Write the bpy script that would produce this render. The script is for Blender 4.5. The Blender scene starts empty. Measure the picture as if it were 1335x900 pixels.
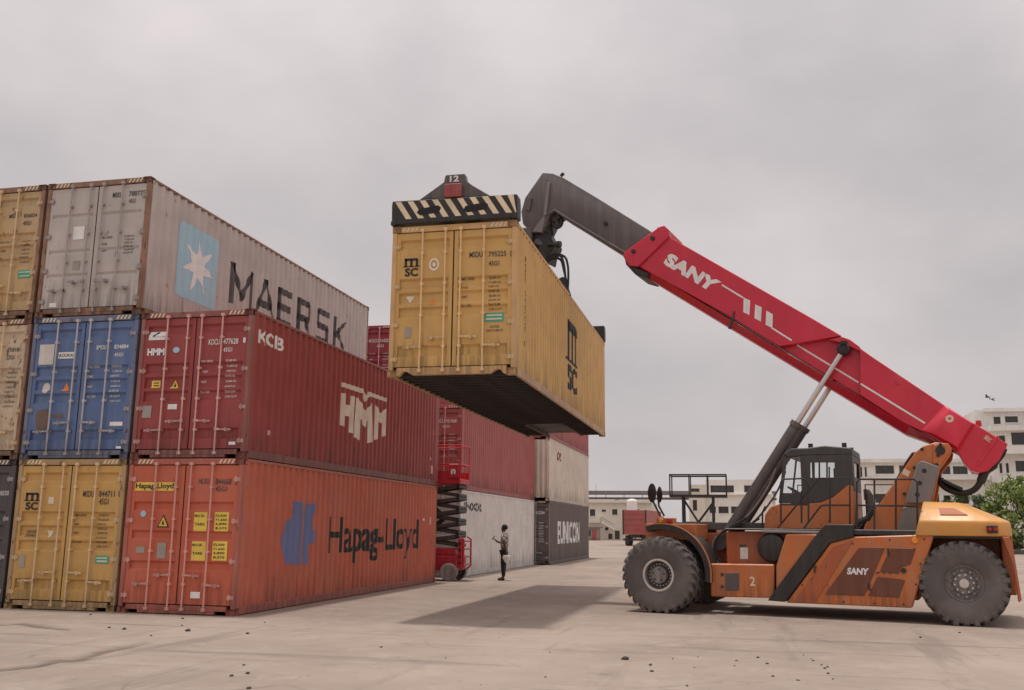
import bpy, bmesh, math, random
from mathutils import Vector, Matrix

# ------------------------------------------------------------------ camera
SC = bpy.context.scene
COL = SC.collection
F, YAW, PIT, ROL = 1252.934, -0.230097, 0.187756, 0.011595   # focal length in photo pixels (1335 wide)
CAM = Vector((9.0639, -16.6064, 1.6600))
_r = Vector((math.cos(YAW), -math.sin(YAW), 0))
_f = Vector((math.sin(YAW)*math.cos(PIT), math.cos(YAW)*math.cos(PIT), math.sin(PIT)))
_u = _r.cross(_f)
CR = math.cos(ROL)*_r + math.sin(ROL)*_u
CU = -math.sin(ROL)*_r + math.cos(ROL)*_u
cd = bpy.data.cameras.new('camera'); co = bpy.data.objects.new('camera', cd); COL.objects.link(co)
cd.sensor_width = 36; cd.lens = F/1335*36; cd.clip_end = 8000; cd.clip_start = .1
m = Matrix((CR, CU, -_f)).transposed().to_4x4(); m.translation = CAM
co.matrix_world = m
SC.camera = co

# ------------------------------------------------------------------ sky, sun, exposure
SUN_TX, SUN_TY = .085, -.03              # metres a shadow moves per metre of height (the sun stands almost overhead)
sd = Vector((-SUN_TX, -SUN_TY, 1)).normalized()
W = bpy.data.worlds.new('World'); SC.world = W; W.use_nodes = True
nt = W.node_tree; N = nt.nodes; Lk = nt.links; N.clear()
out = N.new('ShaderNodeOutputWorld'); bg = N.new('ShaderNodeBackground'); bg.inputs['Strength'].default_value = .1
sky = N.new('ShaderNodeTexSky'); sky.sky_type = 'NISHITA'; sky.sun_disc = False
sky.sun_elevation = math.asin(sd.z); sky.sun_rotation = math.atan2(sd.x, sd.y)
sky.dust_density = 4; sky.air_density = 1.5
geo = N.new('ShaderNodeTexCoord')
mp_ = N.new('ShaderNodeMapping'); mp_.inputs['Scale'].default_value = (1.0, 1.0, 1.7)
no = N.new('ShaderNodeTexNoise'); no.inputs['Scale'].default_value = 3.1; no.inputs['Detail'].default_value = 7; no.inputs['Roughness'].default_value = .5
Lk.new(geo.outputs['Generated'], mp_.inputs['Vector']); Lk.new(mp_.outputs[0], no.inputs['Vector'])
cr = N.new('ShaderNodeValToRGB')         # the cloud sheet: two greys
cr.color_ramp.elements[0].position = .34; cr.color_ramp.elements[0].color = (5.25, 4.88, 4.98, 1)
cr.color_ramp.elements[1].position = .68; cr.color_ramp.elements[1].color = (7.05, 6.44, 6.36, 1)
Lk.new(no.outputs['Fac'], cr.inputs['Fac'])
sep = N.new('ShaderNodeSeparateXYZ'); Lk.new(geo.outputs['Generated'], sep.inputs[0])
mr = N.new('ShaderNodeMapRange'); mr.interpolation_type = 'SMOOTHSTEP'   # thin cloud is brighter towards the overhead sun
mr.inputs['From Min'].default_value = .30; mr.inputs['From Max'].default_value = 1
mr.inputs['To Min'].default_value = 1; mr.inputs['To Max'].default_value = 2.0
Lk.new(sep.outputs['Z'], mr.inputs['Value'])
sc_ = N.new('ShaderNodeVectorMath'); sc_.operation = 'SCALE'
Lk.new(cr.outputs['Color'], sc_.inputs[0]); Lk.new(mr.outputs[0], sc_.inputs['Scale'])
mx = N.new('ShaderNodeMix'); mx.data_type = 'RGBA'; mx.inputs[0].default_value = .95
Lk.new(sky.outputs[0], mx.inputs[6]); Lk.new(sc_.outputs[0], mx.inputs[7])
Lk.new(mx.outputs[2], bg.inputs['Color']); Lk.new(bg.outputs[0], out.inputs['Surface'])
sl = bpy.data.lights.new('sun', 'SUN'); sl.energy = 2.1; sl.angle = math.radians(2.5); sl.color = (1, .95, .88)
so = bpy.data.objects.new('sun', sl); COL.objects.link(so)
so.rotation_euler = (-sd).to_track_quat('-Z', 'Y').to_euler(); so.location = (0, 0, 40)
SC.view_settings.view_transform = 'Standard'; SC.view_settings.look = 'None'
SC.view_settings.exposure = 0.0; SC.view_settings.gamma = 1

# ------------------------------------------------------------------ pixel rays -> points on real planes
def ray(px, py): return ((px-667.5)/F)*CR - ((py-450)/F)*CU + _f
def hit(px, py, n, c):
    d = ray(px, py); n = Vector(n); return CAM + d*((c - CAM.dot(n))/d.dot(n))
def hx(px, py, x): q = hit(px, py, (1, 0, 0), x); return q.y, q.z
def hy(px, py, y): q = hit(px, py, (0, 1, 0), y); return q.x, q.z
def hz(px, py, z=0): q = hit(px, py, (0, 0, 1), z); return q.x, q.y

# ------------------------------------------------------------------ materials
def mat(name, col, rough=.5, metal=0, var=.12, scale=3.0, rust=0, rustcol=(.10, .045, .022), dirt=0, dirtcol=(.30, .26, .22), seed=0, bump=0, spec=.4, streak=True, fade=0, low=0):
    M = bpy.data.materials.new(name); M.use_nodes = True
    t = M.node_tree; n = t.nodes; l = t.links
    b = n['Principled BSDF']; b.inputs['Roughness'].default_value = rough; b.inputs['Metallic'].default_value = metal
    b.inputs['Specular IOR Level'].default_value = spec
    tc = n.new('ShaderNodeTexCoord'); mpn = n.new('ShaderNodeMapping'); mpn.inputs['Location'].default_value = (seed*3.7, seed*1.9, seed*.7)
    l.new(tc.outputs['Object'], mpn.inputs['Vector'])
    def noise(sc, det=4, stretch=None, ro=.55):
        q = n.new('ShaderNodeTexNoise'); q.inputs['Scale'].default_value = sc; q.inputs['Detail'].default_value = det; q.inputs['Roughness'].default_value = ro
        src = mpn.outputs[0]
        if stretch:
            s = n.new('ShaderNodeMapping'); s.inputs['Scale'].default_value = stretch; l.new(src, s.inputs['Vector']); src = s.outputs[0]
        l.new(src, q.inputs['Vector']); return q.outputs['Fac']
    def ramp(v, a, c, lo=0, hi=1):
        r = n.new('ShaderNodeMapRange'); r.inputs['From Min'].default_value = a; r.inputs['From Max'].default_value = c
        r.inputs['To Min'].default_value = lo; r.inputs['To Max'].default_value = hi; l.new(v, r.inputs['Value']); return r.outputs[0]
    def mix(f, A, B):
        x = n.new('ShaderNodeMix'); x.data_type = 'RGBA'
        l.new(f, x.inputs[0])
        for s, v in ((6, A), (7, B)):
            if isinstance(v, tuple): x.inputs[s].default_value = (*v, 1)
            else: l.new(v, x.inputs[s])
        return x.outputs[2]
    lo = tuple(c*(1-var) for c in col); hi = tuple(min(1, c*(1+var)+var*.02) for c in col)
    c = mix(ramp(noise(scale), .3, .7), lo, hi)
    if fade:                               # sun-bleached, chalky patches
        c = mix(ramp(noise(.55, 3), .42, .72, 0, fade), c, tuple(min(1, .55*k+.22) for k in col))
    if dirt:
        c = mix(ramp(noise(1.3, 6, (5, 5, .5) if streak else None, .65), .44, .70, 0, dirt), c, dirtcol)
    if rust:
        a = ramp(noise(9, 6, (1, 1, .45), .7), .66-.10*rust, .74-.08*rust)
        c = mix(a, c, rustcol)
        rr = n.new('ShaderNodeMapRange'); l.new(a, rr.inputs['Value']); rr.inputs['To Min'].default_value = rough; rr.inputs['To Max'].default_value = .9
        l.new(rr.outputs[0], b.inputs['Roughness'])
    if low:                                # rust runs that start at the bottom rail, scuffs at the same height
        sx_ = n.new('ShaderNodeSeparateXYZ'); l.new(tc.outputs['Object'], sx_.inputs[0])
        edge = ramp(sx_.outputs['Z'], .12, 1.15, .30, -.02)
        ad = n.new('ShaderNodeMath'); ad.operation = 'ADD'; l.new(noise(1.0, 5, (9, 9, .35), .7), ad.inputs[0]); l.new(edge, ad.inputs[1])
        c = mix(ramp(ad.outputs[0], .66, .86, 0, low), c, tuple(.35*k+.02 for k in col))
        c = mix(ramp(noise(2.2, 7, (1, 1, 1), .72), .62, .70, 0, low*.6), c, tuple(min(1, k*.72+.10) for k in col))
    l.new(c, b.inputs['Base Color'])
    if bump:
        bp = n.new('ShaderNodeBump'); bp.inputs['Strength'].default_value = bump; bp.inputs['Distance'].default_value = .02
        l.new(noise(14, 5), bp.inputs['Height'])
        b2 = n.new('ShaderNodeBump'); b2.inputs['Strength'].default_value = .35; b2.inputs['Distance'].default_value = .04; l.new(noise(1.7, 2), b2.inputs['Height']); l.new(bp.outputs[0], b2.inputs['Normal']); l.new(b2.outputs[0], b.inputs['Normal'])
    return M
def glass(name, tint=(.75, .8, .8), refl=.12):
    M = bpy.data.materials.new(name); M.use_nodes = True
    t = M.node_tree; n = t.nodes; n.clear(); o = n.new('ShaderNodeOutputMaterial')
    a = n.new('ShaderNodeBsdfTransparent'); a.inputs[0].default_value = (*tint, 1)
    g = n.new('ShaderNodeBsdfGlossy'); g.inputs['Roughness'].default_value = .05
    x = n.new('ShaderNodeMixShader'); x.inputs[0].default_value = refl
    t.links.new(a.outputs[0], x.inputs[1]); t.links.new(g.outputs[0], x.inputs[2]); t.links.new(x.outputs[0], o.inputs[0]); return M

MT = {}
def MM(k, *a, **kw):
    if k not in MT: MT[k] = mat(k, *a, **kw)
    return MT[k]
WHITE = MM('white_print', (.80, .79, .77), .5, var=.08, dirt=.25, scale=9)
BLACK = MM('black_print', (.02, .019, .019), .55, var=.3, scale=9)
STEEL = MM('bare_steel', (.36, .33, .31), .45, .5, rust=.3)
GALV = MM('galvanised', (.52, .48, .45), .5, .35, rust=.35, var=.2, scale=12)
SEAL = MM('rubber_seal', (.018, .017, .017), .8)

# ------------------------------------------------------------------ mesh building
def smooth_path(pts, k=5):
    p = [Vector(q) for q in pts]; p = [p[0]*2-p[1]]+p+[p[-1]*2-p[-2]]; out_ = []
    for i in range(1, len(p)-2):
        for j in range(k):
            t_ = j/k; a, b, c, d = p[i-1:i+3]
            out_.append(.5*((2*b)+(c-a)*t_+(2*a-5*b+4*c-d)*t_*t_+(3*b-a-3*c+d)*t_**3))
    return out_+[p[-2]]
class MB:
    def __init__(s): s.v = []; s.f = []
    def add(s, vs, fs):
        k = len(s.v); s.v += [tuple(v) for v in vs]; s.f += [tuple(i+k for i in f) for f in fs]; return s
    def box(s, x0, x1, y0, y1, z0, z1):
        return s.add([(x, y, z) for x in (x0, x1) for y in (y0, y1) for z in (z0, z1)],
                     [(0, 1, 3, 2), (4, 6, 7, 5), (0, 4, 5, 1), (2, 3, 7, 6), (0, 2, 6, 4), (1, 5, 7, 3)])
    def loft(s, A, B):
        n = len(A)
        return s.add(list(A)+list(B), [tuple(range(n))[::-1], tuple(range(n, 2*n))]+[(i, (i+1) % n, n+(i+1) % n, n+i) for i in range(n)])
    def prism(s, poly, t0, t1, fn=lambda u, v, t: (u, t, v)):
        return s.loft([fn(u, v, t0) for u, v in poly], [fn(u, v, t1) for u, v in poly])
    def tube(s, pts, r, n=8, closed=False):
        pts = [Vector(q) for q in pts]; rs = r if isinstance(r, (list, tuple)) else [r]*len(pts); rings = []; up = None
        for i, q in enumerate(pts):
            a = pts[i-1] if i > 0 else q; b = pts[i+1] if i < len(pts)-1 else q
            t = (b-a).normalized()
            if up is None: up = t.orthogonal().normalized()
            up = (up - t*up.dot(t)).normalized(); w = t.cross(up)
            rings.append([q + (up*math.cos(2*math.pi*j/n)+w*math.sin(2*math.pi*j/n))*rs[i] for j in range(n)])
        k = len(s.v); s.v += [tuple(v) for R in rings for v in R]
        for i in range(len(rings)-1):
            for j in range(n):
                s.f.append((k+i*n+j, k+i*n+(j+1) % n, k+(i+1)*n+(j+1) % n, k+(i+1)*n+j))
        s.f.append(tuple(k+j for j in range(n))[::-1]); s.f.append(tuple(k+(len(rings)-1)*n+j for j in range(n)))
        return s
    def bar(s, a, b, w, h=None):
        h = h or w; a = Vector(a); b = Vector(b); t = (b-a).normalized()
        sd = t.cross(Vector((0, 0, 1))); sd = sd.normalized() if sd.length > 1e-3 else Vector((1, 0, 0)); up = sd.cross(t)
        R = lambda p: [p+sd*x*w/2+up*y*h/2 for x, y in ((-1, -1), (1, -1), (1, 1), (-1, 1))]
        return s.loft(R(a), R(b))
    def lathe(s, prof, c=(0, 0, 0), n=24, axis='y', a0=0, a1=2*math.pi):
        full = abs(a1-a0-2*math.pi) < 1e-6; m_ = n if full else n+1; k = len(s.v); c = Vector(c)
        for i in range(m_):
            a = a0+(a1-a0)*i/n
            for r, h in prof:
                q = {'y': (r*math.cos(a), h, r*math.sin(a)), 'z': (r*math.cos(a), r*math.sin(a), h), 'x': (h, r*math.cos(a), r*math.sin(a))}[axis]
                s.v.append(tuple(c+Vector(q)))
        P = len(prof)
        for i in range(n):
            for j in range(P-1):
                a = k+i*P+j; b = k+((i+1) % m_)*P+j
                s.f.append((a, b, b+1, a+1))
        return s
    def mesh(s, name, bevel=0, seg=1, smooth=30):
        me = bpy.data.meshes.new(name); me.from_pydata(s.v, [], s.f)
        bm = bmesh.new(); bm.from_mesh(me); bmesh.ops.remove_doubles(bm, verts=bm.verts, dist=1e-5)
        bmesh.ops.recalc_face_normals(bm, faces=bm.faces)
        if bevel:
            ed = [e for e in bm.edges if len(e.link_faces) == 2 and e.calc_face_angle(0) > .5]
            bmesh.ops.bevel(bm, geom=ed, offset=bevel, segments=seg, affect='EDGES', profile=.5)
        bm.to_mesh(me); bm.free()
        if smooth:
            me.shade_smooth(); me.set_sharp_from_angle(angle=math.radians(smooth))
        return me
    def build(s, name, material, parent=None, bevel=0, seg=1, smooth=30, loc=None, rot=None):
        return inst(s.mesh(name, bevel, seg, smooth), name, material, parent, loc, rot)
def inst(me, name, material, parent=None, loc=None, rot=None):
    o = bpy.data.objects.new(name, me); COL.objects.link(o)
    if not me.materials: me.materials.append(material)
    elif me.materials[0] != material: o.material_slots[0].link = 'OBJECT'; o.material_slots[0].material = material
    if parent: o.parent = parent
    if loc: o.location = loc
    if rot: o.rotation_euler = rot
    return o
def thing(name, label, cat, loc=(0, 0, 0), rz=0, group=None):
    o = bpy.data.objects.new(name, None); COL.objects.link(o); o.location = loc; o.rotation_euler = (0, 0, rz); o.empty_display_size = .2
    return tag(o, label, cat, group)
def tag(o, label, cat, group=None):
    o['label'] = label; o['category'] = cat
    if group: o['group'] = group
    return o
def kind(o, k): o['kind'] = k; return o
def copy_tree(o, parent=None):
    c = o.copy(); COL.objects.link(c)
    if parent: c.parent = parent
    for ch in list(o.children): copy_tree(ch, c)
    return c

# flat lettering: outlines as unit-box meshes
_TX = {}
def text2d(s, bold=0, shear=0, space=1):
    k = (s, bold, shear, space)
    if k in _TX: return _TX[k]
    cu = bpy.data.curves.new('lettering', 'FONT'); cu.body = s; cu.offset = bold; cu.shear = shear; cu.resolution_u = 3; cu.space_character = space
    o = bpy.data.objects.new('lettering', cu); COL.objects.link(o)
    bpy.context.view_layer.update()
    ev = o.evaluated_get(bpy.context.evaluated_depsgraph_get()); me = ev.to_mesh()
    vs = [(v.co.x, v.co.y) for v in me.vertices]; fs = [tuple(q.vertices) for q in me.polygons]
    ev.to_mesh_clear(); bpy.data.objects.remove(o); bpy.data.curves.remove(cu)
    x0 = min(v[0] for v in vs); x1 = max(v[0] for v in vs); y0 = min(v[1] for v in vs); y1 = max(v[1] for v in vs)
    _TX[k] = ([((x-x0)/(x1-x0), (y-y0)/(y1-y0)) for x, y in vs], fs, (x1-x0)/(y1-y0)); return _TX[k]
def T(s, u0, v0, u1, v1, bold=0, shear=0, space=1):
    vs, fs, _ = text2d(s, bold, shear, space); return ([(u0+(u1-u0)*a, v0+(v1-v0)*b) for a, b in vs], fs)
def P(*pts): return (list(pts), [tuple(range(len(pts)))])
def RC(u0, v0, u1, v1): return P((u0, v0), (u1, v0), (u1, v1), (u0, v1))
def quadmap(shape, BL, BR, TR, TL):
    vs, fs = shape[:2]; o = []
    for a, b in vs: o.append(tuple((1-a)*(1-b)*BL[i]+a*(1-b)*BR[i]+a*b*TR[i]+(1-a)*b*TL[i] for i in (0, 1)))
    return o, fs
def print_on(name, shapes, material, parent, fn, breaks_u=(), breaks_v=()):
    """flat print folded over a surface: cut at the fold lines, then laid on it by fn(u,v)->xyz"""
    bm = bmesh.new()
    for vs, fs in shapes:
        V = [bm.verts.new((u, v, 0)) for u, v in vs]
        for f in fs:
            try: bm.faces.new([V[i] for i in f])
            except ValueError: pass
    us = [v.co.x for v in bm.verts]; vv = [v.co.y for v in bm.verts]; lo, hi, lo2, hi2 = min(us), max(us), min(vv), max(vv)
    for b in breaks_u:
        if lo < b < hi: bmesh.ops.bisect_plane(bm, geom=bm.verts[:]+bm.edges[:]+bm.faces[:], plane_co=(b, 0, 0), plane_no=(1, 0, 0))
    for b in breaks_v:
        if lo2 < b < hi2: bmesh.ops.bisect_plane(bm, geom=bm.verts[:]+bm.edges[:]+bm.faces[:], plane_co=(0, b, 0), plane_no=(0, 1, 0))
    for v in bm.verts: v.co = fn(v.co.x, v.co.y)
    me = bpy.data.meshes.new(name); bm.to_mesh(me); bm.free()
    return inst(me, name, material, parent)

# ------------------------------------------------------------------ ground
rnd = random.Random(5)
def spread(a, b, step, ends):
    q = [a+step*i for i in range(int((b-a)/step)+1)]; lo = []; hi = []; s = step
    x = a
    while x > -ends: s *= 1.35; x -= s; lo.append(x)
    x = q[-1]; s = step
    while x < ends: s *= 1.35; x += s; hi.append(x)
    return lo[::-1]+q+hi
gx = spread(-6, 19, .10, 3500); gy = spread(-9.5, 2, .08, 3500)
ruts = [[hz(*q) for q in ((-60, 884), (0, 873), (50, 868), (75, 861), (95, 862), (130, 850), (190, 837))],
        [hz(*q) for q in ((-70, 808), (5, 815), (30, 813), (58, 818), (95, 822))]]
from mathutils import noise as mnoise
def seg_d(p, a, b):
    ax, ay = a; bx, by = b; dx, dy = bx-ax, by-ay; t = max(0, min(1, ((p[0]-ax)*dx+(p[1]-ay)*dy)/(dx*dx+dy*dy)))
    qx, qy = ax+t*dx, ay+t*dy; s = (dx*(p[1]-ay)-dy*(p[0]-ax)); return math.hypot(p[0]-qx, p[1]-qy)*(1 if s > 0 else -1)
def gh(x, y):
    if -7 < x < 20 and -11 < y < 3.5:
        h = .012*mnoise.noise(Vector((x*.5, y*.5, 0)))+.006*mnoise.noise(Vector((x*2.2, y*2.2, 3)))
        if x < 3:
            for k, R in enumerate(ruts):
                d = min((seg_d((x, y), R[i], R[i+1]) for i in range(len(R)-1)), key=abs)
                if abs(d) < .6:
                    w = 1+.5*mnoise.noise(Vector((x*3, y*3, 9))); h += (-.018*math.exp(-((d+.05)/.06)**2)+.016*math.exp(-((d-.13)/.12)**2))*w
        near = min(1, max(0, (-.25-y)/1.0)) if x < .4 else 1
        edge = min(1, (x+7)/1.5, (20-x)/1.5, (y+11)/1.2, (3.5-y)/1.5)
        return h*near*max(0, edge) - .004*0
    return 0
g = MB(); g.v = [(x, y, min(gh(x, y), .05)) for y in gy for x in gx]; nx = len(gx)
g.f = [(j*nx+i, j*nx+i+1, (j+1)*nx+i+1, (j+1)*nx+i) for j in range(len(gy)-1) for i in range(nx-1)]
GM = bpy.data.materials.new('dusty_concrete'); GM.use_nodes = True
t = GM.node_tree; n = t.nodes; l = t.links; b = n['Principled BSDF']; b.inputs['Roughness'].default_value = .92; b.inputs['Specular IOR Level'].default_value = .2
tc = n.new('ShaderNodeTexCoord')
def gnoise(sc, det, ro=.6, stretch=None, rot=0):
    q = n.new('ShaderNodeTexNoise'); q.inputs['Scale'].default_value = sc; q.inputs['Detail'].default_value = det; q.inputs['Roughness'].default_value = ro
    s = n.new('ShaderNodeMapping'); s.inputs['Scale'].default_value = stretch or (1, 1, 1); s.inputs['Rotation'].default_value = (0, 0, rot)
    l.new(tc.outputs['Object'], s.inputs[0]); l.new(s.outputs[0], q.inputs['Vector']); return q.outputs['Fac']
def gmix(f, A, B, a=.35, c=.65, hi=1):
    r = n.new('ShaderNodeMapRange'); r.inputs['From Min'].default_value = a; r.inputs['From Max'].default_value = c; r.inputs['To Max'].default_value = hi; l.new(f, r.inputs['Value'])
    x = n.new('ShaderNodeMix'); x.data_type = 'RGBA'; l.new(r.outputs[0], x.inputs[0])
    for s, v in ((6, A), (7, B)):
        if isinstance(v, tuple): x.inputs[s].default_value = (*v, 1)
        else: l.new(v, x.inputs[s])
    return x.outputs[2]
c = gmix(gnoise(.22, 6), (.262, .210, .174), (.365, .297, .248))
c = gmix(gnoise(1.4, 7, .75), c, (.392, .328, .280), .50, .74, .8)                      # pale dust
c = gmix(gnoise(2.6, 7, .72), c, (.205, .166, .140), .56, .72, .65)                     # worn darker patches
c = gmix(gnoise(1.1, 6, .65, (.10, 1.4, 1), .42), c, (.185, .150, .126), .57, .66, .6)  # tyre sweeps
c = gmix(gnoise(.9, 6, .65, (1.2, .12, 1), .12), c, (.20, .163, .138), .58, .68, .6)
c = gmix(gnoise(.75, 3, .5), c, (.14, .115, .10), .70, .77, .55)                         # old oil
c = gmix(gnoise(11, 6, .8), c, (.17, .14, .12), .60, .75, .5)
c = gmix(gnoise(55, 3, .7), c, (.14, .115, .10), .62, .75, .6)                           # grit
vr = n.new('ShaderNodeTexVoronoi'); vr.feature = 'DISTANCE_TO_EDGE'; vr.inputs['Scale'].default_value = .42
wv = n.new('ShaderNodeTexNoise'); wv.inputs['Scale'].default_value = 1.7; wv.inputs['Detail'].default_value = 6
mx2 = n.new('ShaderNodeMix'); mx2.data_type = 'RGBA'; mx2.inputs[0].default_value = .16; l.new(tc.outputs['Object'], wv.inputs['Vector']); l.new(tc.outputs['Object'], mx2.inputs[6]); l.new(wv.outputs['Color'], mx2.inputs[7]); l.new(mx2.outputs[2], vr.inputs['Vector'])
lt = n.new('ShaderNodeMapRange'); lt.inputs['From Min'].default_value = .002; lt.inputs['From Max'].default_value = .009; lt.inputs['To Min'].default_value = 1; lt.inputs['To Max'].default_value = 0; l.new(vr.outputs['Distance'], lt.inputs['Value'])
mk = n.new('ShaderNodeMath'); mk.operation = 'MULTIPLY'; l.new(lt.outputs[0], mk.inputs[0])
pm = n.new('ShaderNodeMapRange'); pm.inputs['From Min'].default_value = .5; pm.inputs['From Max'].default_value = .6; l.new(gnoise(.35, 3), pm.inputs['Value']); l.new(pm.outputs[0], mk.inputs[1])
c = gmix(mk.outputs[0], c, (.14, .115, .10), 0, 1, .4)                                   # hairline cracks here and there
l.new(c, b.inputs['Base Color'])
bp = n.new('ShaderNodeBump'); bp.inputs['Strength'].default_value = .35; bp.inputs['Distance'].default_value = .015; l.new(gnoise(22, 6, .7), bp.inputs['Height']); l.new(bp.outputs[0], b.inputs['Normal'])
# darker brown along the rut bottoms, uneven in width, stored on the sheet
at = n.new('ShaderNodeAttribute'); at.attribute_name = 'rut_dark'
c = gmix(at.outputs['Fac'], c, (.105, .082, .066), 0, 1); l.new(c, b.inputs['Base Color'])
go = kind(g.build('ground', GM, smooth=60), 'structure')
att = go.data.attributes.new('rut_dark', 'FLOAT', 'POINT')
for i, v in enumerate(go.data.vertices):
    x, y = v.co.x, v.co.y
    if -7 < x < 3 and -11 < y < 1:
        d = 0
        for R in ruts:
            q = min((seg_d((x, y), R[i_], R[i_+1]) for i_ in range(len(R)-1)), key=abs)
            if abs(q) < .6:
                w_ = .5+.9*mnoise.noise(Vector((x*1.8, y*1.8, 4))); d = max(d, math.exp(-((q+.05)/(.035+.05*max(0, w_)))**2)*min(1, .45+max(0, w_)))
        att.data[i].value = d
# ------------------------------------------------------------------ shipping containers
H, CW, CL = 2.896, 2.438, 12.192
PITCH = .278
def corr(y):                                   # y measured from the near end
    t = (y-.2) % PITCH
    return 0 if t < .072 else (t-.072)/.068*.036 if t < .14 else .036 if t < .21 else .036*(1-(t-.21)/.068)
BRK = [.2+k*PITCH+o for k in range(43) for o in (0, .072, .14, .21)]
BRK = [q for q in BRK if q < CL-.2]
STY = {'a': [(.05, .125), (.345, .43), (.45, .54), (.56, .645), (.845, .93)],
       'b': [(.265, .335), (.475, .545), (.695, .765)],
       'c': [(.215, .255), (.515, .555), (.715, .755)]}
LZ0, LZ1 = .185, H-.135                        # door leaf
def door_y(z, sty):
    if sty is None: return .03
    f = (LZ1-z)/(LZ1-LZ0); dep = .045 if sty != 'c' else .03; sl_ = .016
    for a, b in STY[sty]:
        if a <= f <= b:
            return .03+dep*min(1, (f-a)/sl_, (b-f)/sl_)
    return .03
def door_breaks(sty):
    q = []
    for a, b in STY[sty]: q += [a, a+.016, b-.016, b]
    return sorted(LZ1-f*(LZ1-LZ0) for f in q)
_MC = {}
def cm(key, fn):
    if key not in _MC: _MC[key] = fn()
    return _MC[key]
def m_casting():
    bm = bmesh.new(); bmesh.ops.create_cube(bm, size=1)
    for v in bm.verts: v.co = (v.co.x*.172, v.co.y*.172, v.co.z*.118)
    fs = [f for f in bm.faces if f.normal.x > .9 or f.normal.y < -.9]
    for f in fs:
        nrm = f.normal.copy(); r = bmesh.ops.inset_individual(bm, faces=[f], thickness=.036)
        for v in f.verts: v.co -= nrm*.05
    me = bpy.data.meshes.new('corner_casting'); bm.to_mesh(me); bm.free(); return me
def m_wall(side):
    ys = [.1]+BRK+[CL-.1]; s = MB()
    for y in ys:
        x = CW/2-.008-corr(y)*(1 if .2 <= y <= CL-.2 else 0)
        s.v += [(side*x, y-CL/2, .14), (side*x, y-CL/2, H-.045)]
    s.f = [(2*i, 2*i+2, 2*i+3, 2*i+1) for i in range(len(ys)-1)]
    return s.mesh('side_wall', smooth=0)
def m_end():
    s = MB(); xs = [-CW/2+.1]; k = 0; x = -1.05
    while x < 1.04:
        xs += [x, x+.075, x+.12, x+.195]; x += .24
    dep = lambda i: (0, .045)[((i+1)//2) % 2 == 1] if True else 0
    pts = [(-CW/2+.08, 0)]
    x = -1.08
    while x < 1.0: pts += [(x, 0), (x+.045, .045), (x+.12, .045), (x+.165, 0)]; x += .24
    pts.append((CW/2-.08, 0))
    for x, d in pts: s.v += [(x, CL/2-.02-d, .14), (x, CL/2-.02-d, H-.07)]
    s.f = [(2*i, 2*i+2, 2*i+3, 2*i+1) for i in range(len(pts)-1)]
    return s.mesh('end_wall', smooth=0)
def m_roof():
    s = MB(); y = -CL/2+.15; pts = [(-CL/2+.05, 0)]
    while y < CL/2-.3: pts += [(y, 0), (y+.07, -.02), (y+.14, -.02), (y+.21, 0)]; y += .28
    pts.append((CL/2-.05, 0))
    for y, d in pts: s.v += [(-CW/2+.03, y, H-.012+d), (CW/2-.03, y, H-.012+d)]
    s.f = [(2*i, 2*i+2, 2*i+3, 2*i+1) for i in range(len(pts)-1)]
    return s.mesh('roof', smooth=0)
def m_leaf(sty, k):                            # k=-1 left leaf, +1 right leaf
    s = MB(); x0, x1 = .014, 1.128
    X = lambda a: k*a
    bx_ = lambda a, b, c, d, e, f: s.box(min(X(a), X(b)), max(X(a), X(b)), c, d, e, f)
    fr = .075
    bx_(x0, x0+fr, .03, .08, LZ0, LZ1); bx_(x1-fr, x1, .03, .08, LZ0, LZ1)
    bx_(x0+fr, x1-fr, .032, .08, LZ0, LZ0+.06); bx_(x0+fr, x1-fr, .032, .08, LZ1-.05, LZ1)
    zs = [LZ0+.06]+[z for z in door_breaks(sty) if LZ0+.06 < z < LZ1-.05]+[LZ1-.05]
    i0 = len(s.v)
    for z in zs: s.v += [(X(x0+fr), door_y(z, sty)+.004, z), (X(x1-fr), door_y(z, sty)+.004, z)]
    s.f += [(i0+2*i, i0+2*i+1, i0+2*i+3, i0+2*i+2) for i in range(len(zs)-1)]
    return s.mesh('door', smooth=0)
def m_bar():
    s = MB(); s.tube([(0, -.028, .10), (0, -.028, H-.075)], .0165, 8)
    for z in (.10, H-.105): s.box(-.035, .035, -.05, .012, z-.028, z+.028)      # cams in their keepers
    for z in (.55, 1.15, 1.75, 2.35): s.box(-.03, .03, -.04, .036, z-.022, z+.022)   # bearing brackets
    return s.mesh('locking_bar', smooth=40)
def m_handle(k):
    s = MB(); s.bar((0, -.045, 0), (k*.33, -.05, -.012), .012, .035); s.box(-.03, .03, -.05, -.01, -.03, .03)
    a = sorted((k*.2, k*.25)); s.box(a[0], a[1], -.065, .034, -.045, .02); return s.mesh('handle', smooth=0)
def m_hinge():
    s = MB(); s.box(-.085, .045, .006, .036, -.035, .035); s.tube([(-.045, .012, -.06), (-.045, .012, .06)], .014, 8); return s.mesh('hinge', smooth=40)
def m_header():
    s = MB(); s.box(-CW/2+.172, CW/2-.172, .008, .09, H-.118, H-.006); return s.mesh('door_header', .004)
def m_sill(notch):
    if notch:
        z = .016; p_ = [(-1.05, z), (-1.0, z), (-.93, .10), (-.86, .10), (-.74, z+.01), (.74, z+.01), (.86, .10), (.93, .10), (1.0, z), (1.05, z), (1.05, .165), (-1.05, .165)]
        s = MB().prism(p_, .008, .12)
    else:
        s = MB(); s.box(-1.046, 1.046, .008, .12, .075, .165); s.box(-.80, .80, .012, .12, .016, .075)
    return s.mesh('door_sill', .003)
def m_post(near):
    s = MB()
    if near: s.box(-.045, .045, -.055, .055, .118, H-.118)
    else: s.box(-.06, .06, -.05, .05, .118, H-.118)
    return s.mesh('corner_post', .008)
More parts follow.
